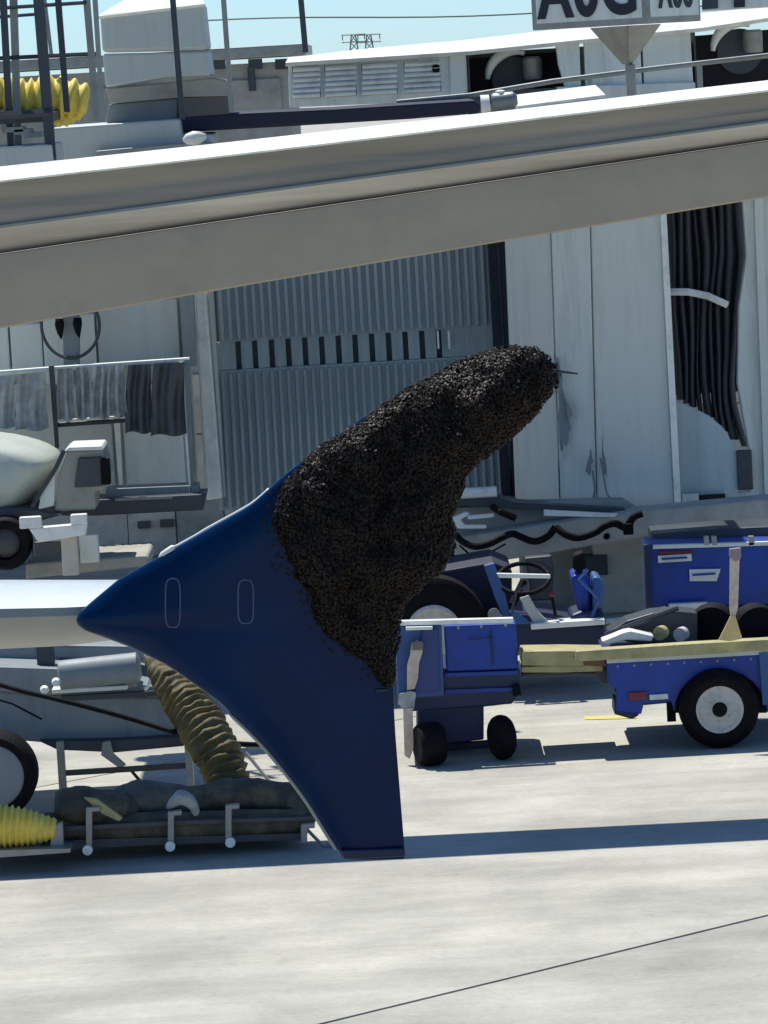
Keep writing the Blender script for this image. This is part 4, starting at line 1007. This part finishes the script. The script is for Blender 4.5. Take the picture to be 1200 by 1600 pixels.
# ------------------------------------------------------------------ bee swarm
ROWS = [(546,806,832),(552,770,846),(560,742,856),(572,714,862),(585,692,866),(600,660,864),(612,638,860),(628,614,848),(645,590,832),(662,568,816),(680,538,796),(700,505,770),(720,482,742),(740,462,727),(765,441,716),(785,433,706),(810,430,700),(830,432,704),(850,438,710),(870,450,700),(888,461,688),(905,474,664),(918,480,650),(935,490,634),(960,500,624),(985,522,618),(1010,546,613),(1030,572,612),(1050,592,613),(1068,607,614)]
def rowx(y):
    for (a, b, c), (d, e, g) in zip(ROWS, ROWS[1:]):
        if a <= y <= d:
            t = (y-a)/(d-a); return b+(e-b)*t, c+(g-c)*t
    return ROWS[-1][1:]
sv_, sf_ = [], []
NY, NX = 150, 56
for i in range(NY+1):
    y = 546 + (1068-546)*i/NY; a, b = rowx(y); wd = (b-a)/kf
    for side in (-1, 1):
        rng = range(NX+1) if side < 0 else range(NX-1, 0, -1)
        for k in rng:
            s = (1-math.cos(math.pi*k/NX))/2
            p = W(a+(b-a)*s, y, YF)
            e = math.sqrt(max(0, 4*s*(1-s)))**.7
            yy = (y-546)/(1068-546); ev = min(1, math.sqrt(max(0, 1-(2*yy-1)**2))*1.5)
            q = Vector((p.x*5.5, side*3, p.z*4.0))
            lump = .5*mnoise.noise(q) + .35*mnoise.noise(q*2.3) + .2*mnoise.noise(q*5.1)
            th = (.055 + .085*min(1, wd/.5))*e*(.35+.65*ev)*(1+.75*lump) + .012*e*mnoise.noise(Vector((p.x*40, side*5, p.z*22)))
            edge = (1-e)
            jx = .018*mnoise.noise(Vector((p.x*14, p.z*14, side*.3)))*edge*2
            sv_.append(p + Vector((jx, side*th, jx*.6)))
n = 2*NX
for i in range(NY):
    for j in range(n):
        l = (j+1) % n; sf_.append([i*n+j, (i+1)*n+j, (i+1)*n+l, i*n+l])
m_bee = mat('bee_dark_brown', (.012, .0075, .0045), .8, var=.5, scale=30, bump=.5, bscale=90)
m_bee2 = mat('bee_amber_brown', (.022, .013, .007), .75, var=.4, scale=30)
m_bwing = mat('bee_wing', (.026, .019, .013), .5, var=.4, scale=30)
for m in (m_bee, m_bee2, m_bwing): m.node_tree.nodes['Principled BSDF'].inputs['Specular IOR Level'].default_value = .25
core = mk('bee_swarm', (sv_, sf_), [m_bee, m_bee2, m_bwing])
# bees as real little bodies all over the clump, in one mesh
vv = np.array([tuple(p) for p in sv_]); ff = np.array(sf_)
a_, b_, c_, d_ = (vv[ff[:, i]] for i in range(4))
nrm = np.cross(c_-a_, d_-b_); ar = np.linalg.norm(nrm, axis=1)*.5; nrm /= np.maximum(np.linalg.norm(nrm, axis=1), 1e-9)[:, None]
ctr = vv.mean(0); 
cen = (a_+b_+c_+d_)/4
sg = np.sign((nrm[:, 1]) * (cen[:, 1]-YF)); sg[sg == 0] = 1; nrm *= sg[:, None]
NB = 34000
rg = np.random.default_rng(5)
fi = rg.choice(len(ff), NB, p=ar/ar.sum()); u1, u2 = rg.random(NB)[:, None], rg.random(NB)[:, None]
pos = (a_[fi]*(1-u1)+b_[fi]*u1)*(1-u2) + (d_[fi]*(1-u1)+c_[fi]*u1)*u2
nn = nrm[fi]; pos += nn*(rg.random(NB)[:, None]*.012+.001)
# a few hundred stragglers walk on the paint round the clump
NSTR = 260; sp_ = []
while len(sp_) < NSTR:
    y_ = rg.uniform(560, 1060); a__, b__ = rowx(y_); x_ = a__ - rg.exponential(9) + 2
    if y_ > 600 and rg.random() < .25: y_ += rg.exponential(8)
    if x_ > itp(LE, y_)+4: sp_.append(tuple(W(x_, y_, fence_front(x_, y_)-.003)))
pos = np.concatenate([pos, np.array(sp_)]); nn = np.concatenate([nn, np.tile(np.array([[0, -1.0, 0]]), (NSTR, 1))]); NB += NSTR
# heads mostly up
up = np.tile(np.array([0, 0, 1.0]), (NB, 1)) + rg.normal(0, .75, (NB, 3))
ax = up - nn*(up*nn).sum(1)[:, None] + nn*rg.normal(0, .25, (NB, 1)); ax /= np.linalg.norm(ax, axis=1)[:, None]
sx = np.cross(ax, nn); sx /= np.linalg.norm(sx, axis=1)[:, None]; nz = np.cross(sx, ax)
prof = [(-.0072,.0006),(-.0045,.0024),(-.0012,.0026),(.0008,.0014),(.0030,.0022),(.0052,.0012),(.0068,.0010)]
lv_, lf, lm = [], [], []
for h, r_ in prof:
    for k in range(5):
        an = 2*math.pi*k/5; lv_.append((h, r_*math.cos(an), r_*math.sin(an)))
for i in range(len(prof)-1):
    for k in range(5):
        l = (k+1) % 5; lf.append((i*5+k, i*5+l, (i+1)*5+l, (i+1)*5+k)); lm.append(1 if i in (1, 3) else 0)
nb = len(lv_)
for s in (-1, 1):
    b0 = len(lv_); lv_ += [(.002, s*.0012, .0024), (-.003, s*.0040, .0030), (-.0078, s*.0038, .0030), (-.0050, s*.0008, .0034)]
    lf.append((b0, b0+1, b0+2, b0+3)); lm.append(2)
lv_ = np.array(lv_); szs = rg.uniform(.75, 1.0, NB)
bv = pos[:, None, :] + szs[:, None, None]*(lv_[None, :, 0:1]*ax[:, None, :] + lv_[None, :, 1:2]*sx[:, None, :] + lv_[None, :, 2:3]*nz[:, None, :])
nl = len(lv_); base = len(vv)
allv = np.concatenate([vv, bv.reshape(-1, 3)])
lf = np.array(lf); bf = (lf[None] + (base + np.arange(NB)*nl)[:, None, None]).reshape(-1, 4)
allf = np.concatenate([ff, bf]); mi = np.concatenate([np.zeros(len(ff), int), np.tile(np.array(lm), NB)])
me = bpy.data.meshes.new('bee_swarm'); me.vertices.add(len(allv)); me.vertices.foreach_set('co', allv.astype(np.float32).ravel())
me.loops.add(allf.size); me.loops.foreach_set('vertex_index', allf.astype(np.int32).ravel())
me.polygons.add(len(allf)); me.polygons.foreach_set('loop_start', np.arange(0, allf.size, 4, dtype=np.int32))
me.polygons.foreach_set('material_index', mi.astype(np.int32))
for m in (m_bee, m_bee2, m_bwing): me.materials.append(m)
me.update(calc_edges=True); me.validate()
me.polygons.foreach_set('use_smooth', np.ones(len(me.polygons), dtype=bool))
old = core.data; core.data = me; bpy.data.meshes.remove(old)
tag(core, 'dense dark brown swarm of bees clustered over the upper wingtip', 'bee swarm'); core['kind'] = 'stuff'
